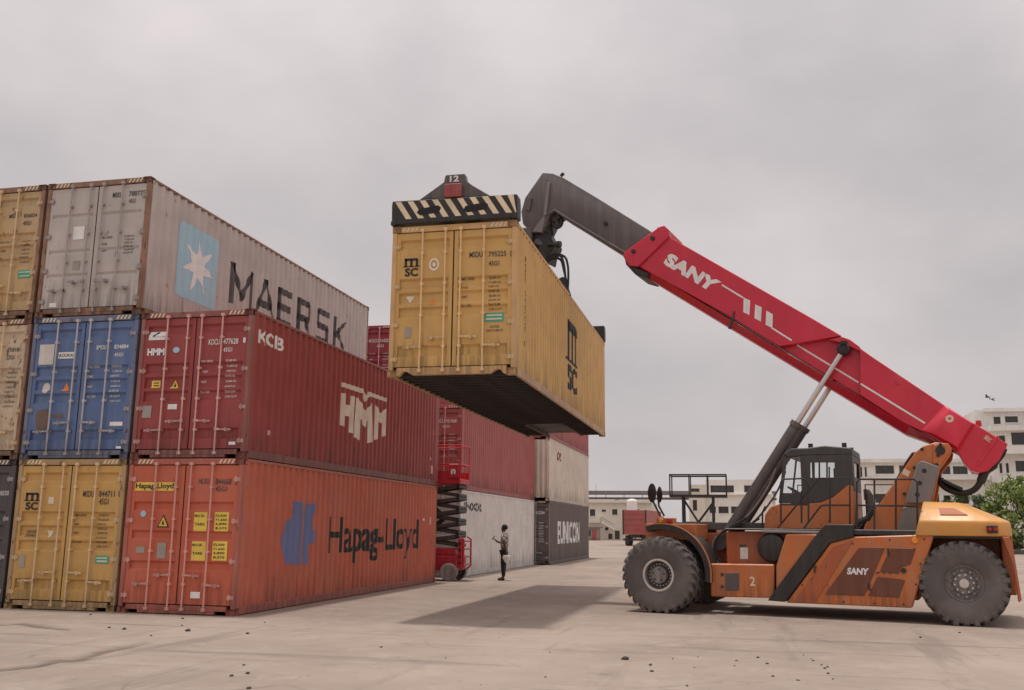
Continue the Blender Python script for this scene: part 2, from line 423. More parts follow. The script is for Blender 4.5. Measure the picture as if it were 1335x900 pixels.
def m_rail(z0, z1, ins):
    s = MB(); s.box(-.03, .03, -CL/2+.172, CL/2-.172, z0, z1); return s.mesh('side_rail', .006)
def m_floor():
    s = MB(); s.box(-CW/2+.06, CW/2-.06, -CL/2+.12, CL/2-.06, .135, .16); return s.mesh('floor', smooth=0)
def m_cross():
    s = MB(); s.box(-CW/2+.06, CW/2-.06, -.022, .022, .03, .134); return s.mesh('cross_member', smooth=0)
HAZ = MM('hazard_cream', (.75, .62, .42), .5, dirt=.2)
UNDER = MM('underbody_black', (.05, .044, .04), .8, var=.3, scale=5)
PLATE = MM('underbody_plate', (.05, .046, .042), .75, var=.25, dirt=.3, streak=False)

class Cont:
    def __init__(s, label, loc, paint, sty='a', flip=False, bars=None, rails=None, detail=True, notch=False, group='shipping containers in the yard', hidden_doors=False, name='shipping_container', post=None):
        s.t = thing(name, label, 'container', loc, math.pi if flip else 0, group); s.sty = sty; s.flip = flip; s.loc = loc; s.paint = paint; t = s.t
        rails = rails or paint; bars = bars or paint; post = post or rails
        for side in (-1, 1): inst(cm(('wall', side), lambda: m_wall(side)), 'side_wall', paint, t)
        inst(cm('end', m_end), 'end_wall', paint, t); inst(cm('roof', m_roof), 'roof', paint, t)
        inst(cm('floor', m_floor), 'floor', UNDER, t)
        for sx in (-1, 1):
            inst(cm('trail', lambda: m_rail(H-.062, H-.004, 0)), 'side_rail', rails, t, (sx*(CW/2-.034), 0, 0))
            inst(cm('brail', lambda: m_rail(.014, .162, 0)), 'side_rail', rails, t, (sx*(CW/2-.036), 0, 0))
            inst(cm('postn', lambda: m_post(True)), 'corner_post', post, t, (sx*(CW/2-.05), -CL/2+.062, 0))
            inst(cm('postf', lambda: m_post(False)), 'corner_post', post, t, (sx*(CW/2-.065), CL/2-.056, 0))
            for sy in (-1, 1):
                for z in (.059, H-.059):
                    rz = {(1, -1): 0, (1, 1): math.pi/2, (-1, 1): math.pi, (-1, -1): -math.pi/2}[(sx, sy)]
                    inst(cm('cast', m_casting), 'corner_casting', rails, t, (sx*(CW/2-.0865), sy*(CL/2-.0865), z), (0, 0, rz))
        d0 = (0, -CL/2, 0)
        inst(cm('header', m_header), 'door_header', rails, t, d0); inst(cm(('sill', notch), lambda: m_sill(notch)), 'door_sill', rails, t, d0)
        sb = MB(); sb.box(-.012, .012, .045, .0995, LZ0, LZ1); sb.box(-1.14, 1.14, .10, .115, LZ0-.02, LZ1+.02)
        inst(cm('seal', lambda: sb.mesh('door_seal', smooth=0)), 'door_seal', SEAL, t, d0)
        s.doors = []
        for k in (-1, 1):
            lf = inst(cm(('leaf', sty, k), lambda: m_leaf(sty, k)), 'door', paint, t, d0); s.doors.append(lf)
            if not detail: continue
            for q, x in enumerate((.15, .60)):
                inst(cm('bar', m_bar), 'locking_bar', bars, lf, (k*x, 0, 0))
                hk = k if q == 0 else (k if k > 0 else k)
                inst(cm(('handle', k), lambda: m_handle(k)), 'handle', bars, lf, (k*x, 0, .72-.17*(q == (0 if sty == 'z' else 1))+(.1 if sty == 'b' else 0)*0))
            for z in (.33, .98, 1.72, 2.50):
                inst(cm('hinge', m_hinge), 'hinge', bars, lf, (k*1.128, 0, z), (0, 0, 0) if k > 0 else (0, math.pi, 0))
        if detail:
            for x in (-1.03, .70):
                hs = []
                for j in range(4): hs.append(P((x+.085*j, H-.10), (x+.085*j+.04, H-.10), (x+.085*j+.085, H-.022), (x+.085*j+.045, H-.022)))
                print_on('hazard_marking', hs, HAZ, t, lambda u, v: (u, -CL/2+.005, v))
    # print given in metres: u along the long wall from the near end (or x across the doors), v = height in the container
    def side(s, shapes, material, name='lettering'):
        sg = -1 if s.flip else 1
        def fn(u, v):
            yl = u if not s.flip else CL-u
            return (sg*(CW/2-.008-corr(yl)+.004), (u-CL/2)*sg, v)
        br = BRK if not s.flip else [CL-q for q in BRK]
        return [print_on(name, [q], material, s.t, fn, breaks_u=br) for q in shapes][-1]
    def door(s, shapes, material, name='lettering', lift=.005):
        return [print_on(name, [q], material, s.t, lambda u, v: (u, -CL/2+door_y(v, s.sty)-lift, v), breaks_v=door_breaks(s.sty)) for q in shapes][-1]
    def px(s, x, y):                            # photo pixel -> door-face coordinates
        a, z = hy(x, y, s.loc[1]-CL/2+.03); return a-s.loc[0], z-s.loc[2]
    def pxs(s, x, y):                           # photo pixel -> long-wall coordinates
        yy, z = hx(x, y, s.loc[0]+CW/2-.01); return yy-(s.loc[1]-CL/2), z-s.loc[2]

# paints
def paint(k, col, **kw):
    d = dict(rough=.48, var=.10, scale=1.6, rust=.5, dirt=.3, seed=len(MT)*1.3, spec=.35, bump=.08, low=.7); d.update(kw); return MM(k, col, **d)
YEL = paint('ochre_paint', (.56, .335, .105), rust=.15, dirt=.2, rustcol=(.2, .10, .04))
YEL2 = paint('ochre_paint_clean', (.61, .375, .125), rust=.02, dirt=.15)
YEL3 = paint('ochre_paint_worn', (.52, .34, .14), rust=.55, dirt=.35, fade=.35)
TAN = paint('tan_paint_rusty', (.58, .46, .32), rust=1.05, dirt=.5, rustcol=(.16, .075, .03))
ORG = paint('orange_red_paint', (.53, .125, .068), rust=.25, dirt=.15, dirtcol=(.40, .17, .11), rustcol=(.16, .05, .03), fade=.15)
RED = paint('maroon_paint', (.31, .062, .058), rust=.1, dirt=.15, dirtcol=(.33, .12, .11), rustcol=(.12, .03, .03))
RED2 = paint('brick_red_paint', (.37, .092, .085), rust=.2, dirt=.3, dirtcol=(.36, .16, .13), fade=.1)
RED3 = paint('wine_paint', (.30, .035, .05), rust=.2, dirt=.15)
BLU = paint('blue_paint', (.105, .165, .325), rust=.35, dirt=.3, dirtcol=(.24, .27, .30), rustcol=(.10, .075, .06))
GRY = paint('pale_grey_paint', (.50, .455, .425), rust=.3, dirt=.3, dirtcol=(.42, .36, .32), rustcol=(.15, .07, .04))
DRK = paint('charcoal_paint', (.075, .066, .068), rust=.1, dirt=.3, dirtcol=(.15, .13, .12))
DRK2 = paint('grey_brown_paint', (.135, .105, .10), rust=.1, dirt=.25, dirtcol=(.2, .17, .15))
WHT = paint('off_white_paint', (.66, .62, .59), rust=.12, dirt=.3, dirtcol=(.5, .44, .39))
BEI = paint('warm_beige_paint', (.66, .57, .475), rust=.12, dirt=.3, dirtcol=(.5, .42, .34))
RUSTRAIL = paint('rusty_rail_paint', (.27, .14, .085), rust=1.0, dirt=.5, var=.3)
PINK = paint('chalky_red_bar', (.70, .40, .36), rust=.2, dirt=.2, dirtcol=(.6, .5, .46))
GREYBAR = paint('grey_bar_paint', (.50, .48, .48), rust=.6)
YBAR = paint('pale_ochre_bar', (.75, .54, .30), rust=.25)
DKRED = paint('dull_red_rail', (.27, .095, .08), rust=.7, dirt=.4, dirtcol=(.3, .2, .17))
DKYEL = paint('dull_ochre_rail', (.42, .27, .125), rust=.9, dirt=.4)
DKBLU = paint('dull_blue_rail', (.15, .17, .25), rust=.9, dirt=.5)
XC = [-CW/2-i*(CW+.06) for i in range(3)]; Y1 = CL/2
hapag = Cont('orange-red container with a blue emblem and black Hapag-Lloyd lettering on its long wall', (XC[0], Y1, 0), ORG, 'b', bars=paint('pink_red_bar', (.74, .36, .30), rust=.2), rails=paint('orange_rail', (.42, .12, .085), rust=.5, dirt=.4))
hmm = Cont('maroon container with a big white HMM mark, stacked on the orange-red one', (XC[0], Y1, H), RED, 'a', bars=PINK, rails=DKRED)
msc1 = Cont('ochre container standing on the ground under the blue container', (XC[1], Y1, 0), YEL, 'a', bars=YBAR, rails=DKYEL)
blue = Cont('blue container with a white panel, stacked between ochre and pale grey containers', (XC[1], Y1, H), BLU, 'a', bars=GREYBAR, rails=DKBLU)
maersk = Cont('pale grey container with light blue star panel and MAERSK lettering', (XC[1], Y1, 2*H), GRY, 'c', bars=paint('weathered_grey_bar', (.42, .37, .34), rust=.7), rails=RUSTRAIL)
dark = Cont('charcoal container on the ground beside the ochre one', (XC[2], Y1, 0), DRK, 'a', bars=GREYBAR)
tan = Cont('rust-stained tan container stacked beside the blue one', (XC[2], Y1, H), TAN, 'a', bars=YBAR, rails=RUSTRAIL)
msc2 = Cont('worn ochre container on top of the rust-stained tan container', (XC[2], Y1, 2*H), YEL3, 'a', bars=YBAR, rails=RUSTRAIL)
Y2 = 14.94+CL/2
g2a = Cont('off-white container on the ground behind the standing person and scissor lift', (-CW/2-.03, Y2, 0), WHT, 'a')
g2b = Cont('brick red container stacked on the off-white container', (-CW/2-.03, Y2, H), RED2, 'a', bars=PINK)
g2c = Cont('brick red container on the ground, hidden behind the off-white container', (-CW*1.5-.1, Y2, 0), RED2, 'a', detail=False)
g2d = Cont('off-white container, middle of the hidden stack behind the brick red container', (-CW*1.5-.1, Y2, H), WHT, 'a', detail=False)
g2e = Cont('wine red container on top of the stack, its doors peeping past the pale grey container', (-CW*1.5-.1, Y2, 2*H), RED3, 'a', bars=PINK)
Y3 = 27.4+CL/2; X3 = .6-CW/2
g3a = Cont('grey-brown container with outlined white lettering at the far end of the row', (X3, Y3, 0), DRK2, 'a', bars=GREYBAR)
g3b = Cont('warm beige container with a ribbed blank end, stacked on the grey-brown container', (X3, Y3, H), BEI, 'a', flip=True)
g3c = Cont('brick red container on top of the warm beige container', (X3, Y3, 2*H), RED2, 'a', detail=False)
SX, SZ = 5.23-CW/2, 4.38
msc3 = Cont('ochre container hanging in the air from the crane spreader', (SX, .05+CL/2, SZ), YEL2, 'a', bars=paint('clean_ochre_bar', (.78, .55, .29), rust=.05), notch=True, rails=paint('clean_ochre_rail', (.62, .38, .17), rust=.1))
for i in range(34):
    y = -CL/2+.35+i*.345
    if y < CL/2-3.4: inst(cm('cross', m_cross), 'cross_member', UNDER, msc3.t, (0, y, 0))
gt = MB(); gt.box(-.53, .53, CL/2-3.3, CL/2-.15, .12, .13); gt.build('gooseneck_tunnel', PLATE, msc3.t, smooth=0)
for sx in (-1, 1):
    g_ = MB(); g_.box(sx*.53-.03, sx*.53+.03, CL/2-3.3, CL/2-.15, .02, .118); g_.build('tunnel_beam', PLATE, msc3.t, smooth=0)
    for i in range(9):
        y = CL/2-3.1+i*.345; g_ = MB(); a, b = sorted((sx*.565, sx*(CW/2-.06))); g_.box(a, b, y-.022, y+.022, .03, .132); g_.build('cross_member', UNDER, msc3.t, smooth=0)

# ---- markings
YSTICK = MM('yellow_sticker', (.78, .56, .09), .5, dirt=.2); GREEN = MM('green_sticker', (.04, .36, .24), .5, dirt=.15); PALE = MM('pale_panel', (.62, .58, .53), .6, dirt=.3)
LBLUE = MM('light_blue_print', (.36, .58, .68), .5, var=.06, dirt=.2, dirtcol=(.5, .55, .56)); HBLUE = MM('slate_blue_print', (.15, .19, .38), .6, var=.1, dirt=.3, dirtcol=(.3, .16, .14))
GPATCH = MM('grey_patch', (.34, .31, .27), .7); ORS = MM('orange_sticker', (.75, .24, .04), .5); CREAMP = MM('cream_print', (.72, .62, .48), .55, dirt=.25); CHAR = MM('faded_black_print', (.055, .05, .05), .6, var=.3, dirt=.3)
def tb(c, s, x0, y0, x1, y1, bold=.012, shear=0):         # text in a photo-pixel box on the doors
    a = c.px(x0, y1); b = c.px(x1, y0); return T(s, a[0], a[1], b[0], b[1], bold, shear)
def rb(c, x0, y0, x1, y1): a = c.px(x0, y1); b = c.px(x1, y0); return RC(a[0], a[1], b[0], b[1])
def info(x0, z0, rows, w=.9, dz=.085, h=.045):
    out_ = []
    for i, (a, bs) in enumerate(rows):
        z = z0-i*dz
        if a: out_.append(T(a, x0, z, x0+.018*len(a)+.06, z+h, .012))
        if bs: out_.append(T(bs, x0+w*.58, z, x0+w*.58+.018*len(bs)+.06, z+h, .012))
    return out_
ROWS = [('MAX. GROSS', '32,500 KG'), ('', '71,650 LB'), ('TARE', '3,820 KG'), ('', '8,420 LB'), ('NET', '28,680 KG'), ('', '63,230 LB'), ('CU. CAP.', '76.4 CU.M'), ('', '2,700 CU.FT')]
def msc_mark(x, z, w, h):                                 # two-line m / sc mark
    s = []
    hm = h*.48; zb = z+h*.5; t = w*.17
    s.append(RC(x, zb, x+t, zb+hm*.86)); s.append(P((x, zb+hm*.66), (x+w*.96, zb+hm*.66), (x+w*.90, zb+hm*.9), (x, zb+hm*.9)))
    for q in (.40, .80): s.append(RC(x+w*q, zb, x+w*q+t, zb+hm*.75))
    s.append(RC(x-w*.1, zb-.004, x+w*1.1, zb+h*.035))
    s.append(T('SC', x+w*.04, z, x+w*.98, z+h*.43, .035)); return s
a = msc3.px(527, 361); b = msc3.px(546, 335)
msc3.door(msc_mark(a[0], a[1], b[0]-a[0], b[1]-a[1]), BLACK, 'logo')
msc3.door([tb(msc3, 'MSDU', 612, 328, 629, 336), tb(msc3, '795225', 637, 327, 660, 335), tb(msc3, '0', 665, 327, 668, 335), tb(msc3, '45G1', 637, 340, 651, 347)], CHAR)
msc3.door(info(.16, 1.80, ROWS), CHAR)
msc3.door([RC(.62, .985, .98, 1.155)], GREEN, 'sticker'); msc3.door([RC(.65, 1.09, .95, 1.12), RC(.65, 1.02, .95, 1.05)], CREAMP, 'sticker_lines', .008)
msc3.door([T('CAUTION', .72, .87, .90, .91, .012), T('HIGH CUBE 9.6', .66, .80, .97, .84, .012)], CHAR)
a = msc3.px(566, 345); o_ = []
ring = [(a[0]+.10*math.cos(i*math.pi/10)*r_, a[1]+.12*math.sin(i*math.pi/10)*r_) for r_ in (1, .72) for i in range(20)]
msc3.door([(ring, [(i, (i+1) % 20, 20+(i+1) % 20, 20+i) for i in range(20)]), P(*[(a[0]+.03*math.cos(i*math.pi/5), a[1]+.04*math.sin(i*math.pi/5)) for i in range(10)])], WHITE, 'seal_mark')
a = msc3.px(534, 390); msc3.door([P((a[0], a[1]-.09), (a[0]+.09, a[1]+.06), (a[0]-.09, a[1]+.06))], CREAMP, 'sticker'); a = msc3.px(563, 393); msc3.door([P((a[0]-.06, a[1]-.05), (a[0]+.06, a[1]-.05), (a[0], a[1]+.05))], ORS, 'sticker')
a = msc3.px(532, 434); msc3.door([RC(a[0]-.06, a[1]-.1, a[0]+.06, a[1]+.1)], GPATCH, 'patch')
# suspended long wall: mark and upright number
yy = 5.62
msc3.side([RC(5.55, 1.28, 5.80, 2.18), RC(6.10, 1.28, 6.32, 2.12), RC(6.60, 1.28, 6.85, 2.12), P((5.55, 1.98), (6.95, 1.98), (6.85, 2.24), (5.55, 2.24)), RC(5.3, 1.22, 7.0, 1.29)]+[T('SC', 5.6, .52, 6.95, 1.17, .04)], BLACK, 'logo')
s_ = []
for i, ch in enumerate('MSDU 795225 0'):
    if ch != ' ': z = 2.30-i*.137; s_.append(T(ch, .76, z, .92, z+.112, .02))
msc3.side(s_, BLACK)
# ochre container on the ground
a = msc1.px(32, 665); b = msc1.px(52, 641); msc1.door(msc_mark(a[0], a[1], b[0]-a[0], b[1]-a[1]), BLACK, 'logo')
msc1.door([tb(msc1, 'MSDU', 108, 640, 123, 648), tb(msc1, '844711', 129, 640, 150, 648), tb(msc1, '0', 154, 640, 157, 648), tb(msc1, '45G1', 129, 650, 142, 658)], CHAR)
msc1.door(info(.14, 1.78, ROWS), CHAR)
msc1.door([rb(msc1, 124, 725, 142, 735)], GREEN, 'sticker'); msc1.door([rb(msc1, 126, 727, 140, 728.5), rb(msc1, 126, 731, 140, 733)], CREAMP, 'sticker_lines', .008)
msc1.door([rb(msc1, 63, 648, 71, 657)], CREAMP, 'sticker'); msc1.door([rb(msc1, 24, 724, 33, 740)], GPATCH, 'patch')
a = msc1.px(64, 696); msc1.door([P((a[0], a[1]-.09), (a[0]+.08, a[1]+.06), (a[0]-.08, a[1]+.06))], CREAMP, 'sticker')
msc1.door([tb(msc1, 'DANGER', 33, 691, 47, 695), tb(msc1, 'OVERHEAD', 31, 696, 48, 700)], CHAR)
# orange-red container
hapag.door([rb(hapag, 176, 629, 228, 640)], YSTICK, 'name_plate'); hapag.door([tb(hapag, 'Hapag-Lloyd', 177, 630, 227, 639, .025)], BLACK, lift=.009)
hapag.door([tb(hapag, 'HLXU', 259, 624, 273, 631), tb(hapag, '844668', 281, 624, 302, 632), tb(hapag, '2', 306, 624, 310, 632), tb(hapag, '45G1', 281, 634, 296, 641)], CHAR)
hapag.door([rb(hapag, 252, 668, 271, 693), rb(hapag, 279, 668, 299, 693), rb(hapag, 249, 706, 269, 731), rb(hapag, 276, 706, 297, 731)], YSTICK, 'data_panel')
s_ = []
for (x0, x1, y0) in ((252, 271, 668), (279, 299, 668), (249, 269, 706), (276, 297, 706)):
    for j, tx in enumerate((('MAX GR.', '', 'TARE') if x0 < 260 else ('32,500', '71,650', '3,890', '8,575'))):
        if tx: s_.append(tb(hapag, tx, x0+2, y0+3+j*5.5, x0+(15 if x0 < 260 else 17), y0+6.2+j*5.5, .02))
hapag.door(s_, BLACK, lift=.009)
a = hapag.px(213, 680); hapag.door([P((a[0]-.13, a[1]-.11), (a[0]+.13, a[1]-.11), (a[0], a[1]+.13))], BLACK, 'warning_border'); hapag.door([P((a[0]-.095, a[1]-.09), (a[0]+.095, a[1]-.09), (a[0], a[1]+.09))], YSTICK, 'warning_sign', .009); hapag.door([P((a[0]-.03, a[1]-.06), (a[0]+.03, a[1]-.06), (a[0], a[1]+.04))], BLACK, 'warning_mark', .013)
hapag.door([rb(hapag, 204, 708, 217, 728), rb(hapag, 177, 713, 189, 721)], GPATCH, 'patch'); hapag.door([P(*[(hapag.px(187, 670)[0]+.06*math.cos(i*.524), hapag.px(187, 670)[1]+.06*math.sin(i*.524)) for i in range(12)])], LBLUE, 'sticker')
hapag.door([rb(hapag, 248, 772, 261, 780)], WHITE, 'sticker')
hapag.side([T('Hapag-Lloyd', 4.12, .78, 10.5, 1.86, .016)], BLACK)
for lg in ([(238, 190), (312, 195), (304, 400), (300, 470), (286, 655), (195, 650), (165, 600), (155, 480), (180, 350), (226, 310)],
           [(342, 210), (416, 205), (405, 262), (386, 290), (378, 400), (412, 405), (405, 490), (362, 505), (347, 540), (362, 580), (355, 650), (296, 655), (309, 470), (314, 400)]):
    hapag.side([P(*[hapag.pxs(340+x/5.626, 620+y/5.626) for x, y in lg])], HBLUE, 'logo')
hapag.side([RC(11.55, 1.72, 11.66, 1.95)], paint('salmon_tag', (.75, .42, .36)), 'tag'); hapag.side([RC(10.95, 1.83, 11.03, 1.9)], WHITE, 'tag')
# maroon container
hmm.door([rb(hmm, 194, 432, 217, 444)], WHITE, 'name_plate'); hmm.door([P(*[hmm.px(*q) for q in ((199, 439), (205, 433), (208, 433), (202, 439))]), rb(hmm, 199, 439, 216, 440)], BLACK, lift=.009)
hmm.door([tb(hmm, 'HMM', 192, 454, 215, 464, .05), tb(hmm, 'KOCU', 272, 442, 287, 450), tb(hmm, '477628', 291, 441, 311, 449), tb(hmm, '45G1', 291, 453, 303, 459), rb(hmm, 317, 440, 320.5, 447), rb(hmm, 218.5, 527, 231, 534), rb(hmm, 298, 576, 307, 580)], WHITE)
hmm.door(info(.17, 1.86, ROWS, dz=.10), WHITE)
hmm.door([rb(hmm, 196, 496, 208, 506)], YSTICK, 'sticker'); hmm.door([rb(hmm, 199, 498.5, 206, 500), rb(hmm, 199, 502, 206, 503.5)], BLACK, 'sticker_lines', .009)
a = hmm.px(227, 502); hmm.door([P((a[0]-.09, a[1]-.07), (a[0]+.09, a[1]-.07), (a[0], a[1]+.10))], YSTICK, 'warning_sign'); hmm.door([P((a[0]-.03, a[1]-.04), (a[0]+.03, a[1]-.04), (a[0], a[1]+.05))], BLACK, 'warning_mark', .009)
hmm.door([rb(hmm, 185, 529, 198, 545)], GPATCH, 'patch'); a = hmm.px(230, 456.5); hmm.door([P(*[(a[0]+.075*math.cos(i*.524), a[1]+.06*math.sin(i*.524)) for i in range(12)])], LBLUE, 'sticker')
Z = lambda x, y: hmm.pxs(430+x/8.18, 480+y/8.18)
hmm.side([P(*[Z(*q) for q in pl]) for pl in (
    [(135, 150), (370, 225), (387, 290), (415, 250), (615, 325), (605, 362), (435, 302), (378, 362), (355, 272), (135, 198)],
    [(128, 265), (185, 275), (180, 390), (227, 402), (235, 295), (282, 310), (255, 702), (210, 685), (220, 522), (168, 508), (160, 628), (110, 602)],
    [(290, 315), (318, 325), (382, 455), (462, 372), (455, 790), (405, 800), (412, 560), (375, 632), (330, 540), (320, 770), (265, 738)],
    [(490, 380), (545, 480), (607, 425), (598, 722), (555, 738), (562, 560), (543, 590), (528, 560), (520, 752), (475, 772)])], MM('warm_white_print', (.76, .70, .61), .55, dirt=.2), 'logo')
a = hmm.pxs(338, 450); b = hmm.pxs(366, 438); hmm.side([T('KCIB', a[0], 2.28, b[0]+.15, 2.56, .03)], WHITE)
hmm.side([RC(.95, .52, 1.02, .62), RC(11.55, .35, 11.72, .6), RC(11.45, .75, 11.55, .85), RC(11.7, 1.55, 11.8, 1.7)], paint('salmon_tag', (.75, .42, .36)), 'tag')
# blue container
blue.door([rb(blue, 50, 449, 72, 476)], PALE, 'white_panel'); blue.door([rb(blue, 76, 459, 97, 468)], WHITE, 'name_plate'); blue.door([tb(blue, 'AOUKAI', 77, 461, 96, 466, .02)], CHAR, lift=.009)
blue.door([tb(blue, 'BMOU', 126, 450, 139, 456), tb(blue, '834884', 149, 449, 168, 455), tb(blue, '45G1', 149, 460, 161, 465), rb(blue, 143, 550, 160, 555.5), rb(blue, 151, 582, 158, 585)], WHITE); blue.door(info(.14, 1.82, ROWS, dz=.1), WHITE)
a = blue.px(59, 506); blue.door([P(*[(a[0]+.09*math.cos(i*.524), a[1]+.11*math.sin(i*.524)) for i in range(12)])], PALE, 'sticker'); a = blue.px(85, 505); blue.door([P((a[0]-.085, a[1]-.08), (a[0]+.085, a[1]-.08), (a[0], a[1]+.10))], ORS, 'warning_sign')
blue.door([P(*[blue.px(*q) for q in ((48, 536), (62, 533), (64, 550), (58, 562), (48, 561), (46, 548))]), P(*[blue.px(*q) for q in ((66, 541), (80, 539), (84, 545), (70, 545))])], MM('rust_scrape', (.17, .12, .10), .9), 'scrape')
# pale grey container
maersk.door([tb(maersk, 'MSKU', 147, 250.5, 160, 258, .015), tb(maersk, '788775', 168, 248, 190, 256, .015), tb(maersk, '45G1', 168, 259, 177, 265, .015)], CHAR); maersk.door(info(.18, 1.62, ROWS[:6], dz=.07), CHAR)
maersk.door([rb(maersk, 95, 295, 111, 313)], WHITE, 'sticker'); maersk.door([rb(maersk, 94, 340, 104.5, 352)], GPATCH, 'patch'); maersk.door([rb(maersk, 64, 395, 74, 401)], WHITE, 'tag')
u0, u1, v0, v1 = 1.22, 2.86, 8.14-5.792-1.66, 8.14-5.792
cc = [(u0+.1, v0), (u1-.1, v0), (u1-.03, v0+.03), (u1, v0+.1), (u1, v1-.1), (u1-.03, v1-.03), (u1-.1, v1), (u0+.1, v1), (u0+.03, v1-.03), (u0, v1-.1), (u0, v0+.1), (u0+.03, v0+.03)]
maersk.side([P(*cc)], LBLUE, 'star_panel')
cx_, cz_ = (u0+u1)/2, (v0+v1)/2; st = []
for i in range(14):
    r_ = .68 if i % 2 == 0 else .26; an = math.pi/2+i*math.pi/7+.05; st.append((cx_+r_*math.cos(an), cz_+r_*math.sin(an)))
o_ = maersk.side([([(cx_, cz_)]+st, [(0, 1+i, 1+(i+1) % 14) for i in range(14)])], WHITE, 'star'); o_.location.x = .004
def strokes(x0, z0, w, h, segs, th):
    out_ = []
    for (a, b, c_, d) in segs:
        p0 = Vector((x0+a*w, z0+b*h)); p1 = Vector((x0+c_*w, z0+d*h)); t_ = (p1-p0).normalized(); k_ = Vector((-t_.y, t_.x))*th/2; e = t_*th*.35
        if abs(t_.x) < .05 or abs(t_.y) < .05: e = t_*th*.5
        q = [p0-e-k_, p1+e-k_, p1+e+k_, p0-e+k_]; out_.append(P(*[(v.x, min(z0+h, max(z0, v.y))) for v in q]))
    return out_
LET = {'M': [(0, 0, 0, 1), (1, 0, 1, 1), (0, 1, .5, .25), (1, 1, .5, .25)], 'A': [(0, 0, .5, 1), (1, 0, .5, 1), (.22, .34, .78, .34)], 'E': [(0, 0, 0, 1), (0, .92, 1, .92), (0, .5, .85, .5), (0, .08, 1, .08)],
       'R': [(0, 0, 0, 1), (0, .92, .8, .92), (.9, .85, .9, .55), (0, .47, .8, .47), (.55, .45, 1, 0)], 'S': [(.15, .92, 1, .92), (.05, .85, .05, .58), (.1, .5, .9, .5), (.95, .42, .95, .15), (0, .08, .85, .08)], 'K': [(0, 0, 0, 1), (.1, .45, 1, 1), (.3, .55, 1, 0)]}
for i, (ch, w_) in enumerate(zip('MAERSK', (1.0, 1.0, .72, .78, .76, .85))):
    for q in [0]:
        print_on('lettering', strokes(3.54+i*1.205, 1.03, w_*.92, 1.0, LET[ch], .19), CHAR, maersk.t, lambda u, v: (CW/2-.008-corr(u)+.004, u-CL/2, v), breaks_u=BRK)
# others
msc2.door([tb(msc2, 'MSDU', 12, 279, 24, 285), tb(msc2, '856834', 31, 278, 49, 284), tb(msc2, '8', 53, 277, 56, 284), tb(msc2, '45G1', 30, 288, 41, 294)], CHAR); msc2.door(info(.2, 1.66, ROWS[:6], dz=.09), CHAR); msc2.door([rb(msc2, 23, 352, 41, 363)], GREEN, 'sticker'); msc2.door([rb(msc2, 25, 354, 39, 356), rb(msc2, 25, 359, 39, 361)], CREAMP, 'sticker_lines', .008)
tan.door([tb(tan, '758181', 10, 453, 27, 459), tb(tan, '22G1', 8, 463, 19, 469)], CHAR); tan.door(info(.2, 1.75, ROWS, dz=.1), CHAR)
dark.door([tb(dark, 'HLXU 20 00', 0, 640, 12, 646)], WHITE)
a = g2a.pxs(605, 667); b = g2a.pxs(628, 657); g2a.side([T('SINOKOR', a[0], 2.2, b[0], 2.52, .02)], CHAR); 
g2b.door([T('KOCU 421068', .2, 2.28, 1.0, 2.4, .015), T('45G1', .5, 2.1, .75, 2.2, .015)], WHITE); g2b.door(info(.2, 1.85, ROWS, dz=.1), WHITE)
g2e.door([T('KOCU 510237', .2, 2.28, 1.0, 2.4, .015), T('45G1', .5, 2.1, .75, 2.2, .015)], WHITE); g2e.door(info(.2, 1.85, ROWS, dz=.1), WHITE)
g2b.side([RC(11.6, .3, 11.75, .5)], PINK, 'tag')
g3a.side([T('EUNICON', 2.2, .9, 8.8, 2.0, .035, space=1.1)], WHITE)
g3a.door([T('GESU 612204', .2, 2.28, 1.0, 2.42, .02)], WHITE); g3a.door(info(.2, 1.85, ROWS, dz=.12, h=.07), WHITE); g3a.door([RC(-.9, 1.9, -.6, 2.3)], WHITE, 'sticker')
g3b.side([T('DL', 2.05, 2.0, 3.25, 2.42, .05, .2)], paint('dark_red_print', (.22, .03, .05)))

# ------------------------------------------------------------------ reach stacker
RA = 0.2164615; RO = Vector((13.3242, 4.3280, 0))
RD = Vector((-math.cos(RA), math.sin(RA), 0)); RS = Vector((-math.sin(RA), -math.cos(RA), 0))   # forward, towards the near side
def mp(px, py, w):
    q = hit(px, py, RS, RS.dot(RO)+w)-RO; return q.dot(RD), q.z
def MP(pts, w): return [mp(x, y, w) for x, y in pts]
def V3(px, py, w): x, z = mp(px, py, w); return (x, w, z)
RSK = thing('reach_stacker', 'orange reach stacker with a red telescopic boom raised over the yard', 'reach stacker', RO, math.pi-RA)
MO = paint('machine_orange', (.52, .155, .046), rust=.15, dirt=.5, dirtcol=(.38, .24, .16), low=.8, rough=.38)
MO2 = paint('machine_orange_dull', (.42, .115, .04), rust=.15, dirt=.4, dirtcol=(.33, .22, .16))
MY = paint('counterweight_sunlit_orange', (.66, .315, .075), rust=.08, dirt=.4, dirtcol=(.5, .35, .2), rough=.35)  # yellower than the machine orange: sunlight on the top is put into the colour
MR = paint('boom_red', (.58, .020, .050), rust=.02, dirt=.12, dirtcol=(.5, .1, .1), rough=.3, spec=.5, bump=.02)
MG = paint('machine_grey', (.105, .092, .09), rust=.1, dirt=.35, dirtcol=(.2, .17, .15))
MK = paint('machine_black', (.030, .027, .026), rust=.05, dirt=.35, dirtcol=(.10, .085, .075))
VENT = paint('vent_brown', (.17, .058, .032), dirt=.3, dirtcol=(.2, .12, .09))
CHROME = MM('piston_chrome', (.62, .58, .57), .22, .9, var=.05); HOSE = MM('black_hose', (.022, .02, .02), .55, var=.3)
CABM = paint('cab_dark_grey', (.058, .052, .051), dirt=.3, dirtcol=(.13, .115, .105)); MGL = paint('plate_grey', (.20, .18, .175), rust=.1, dirt=.3)
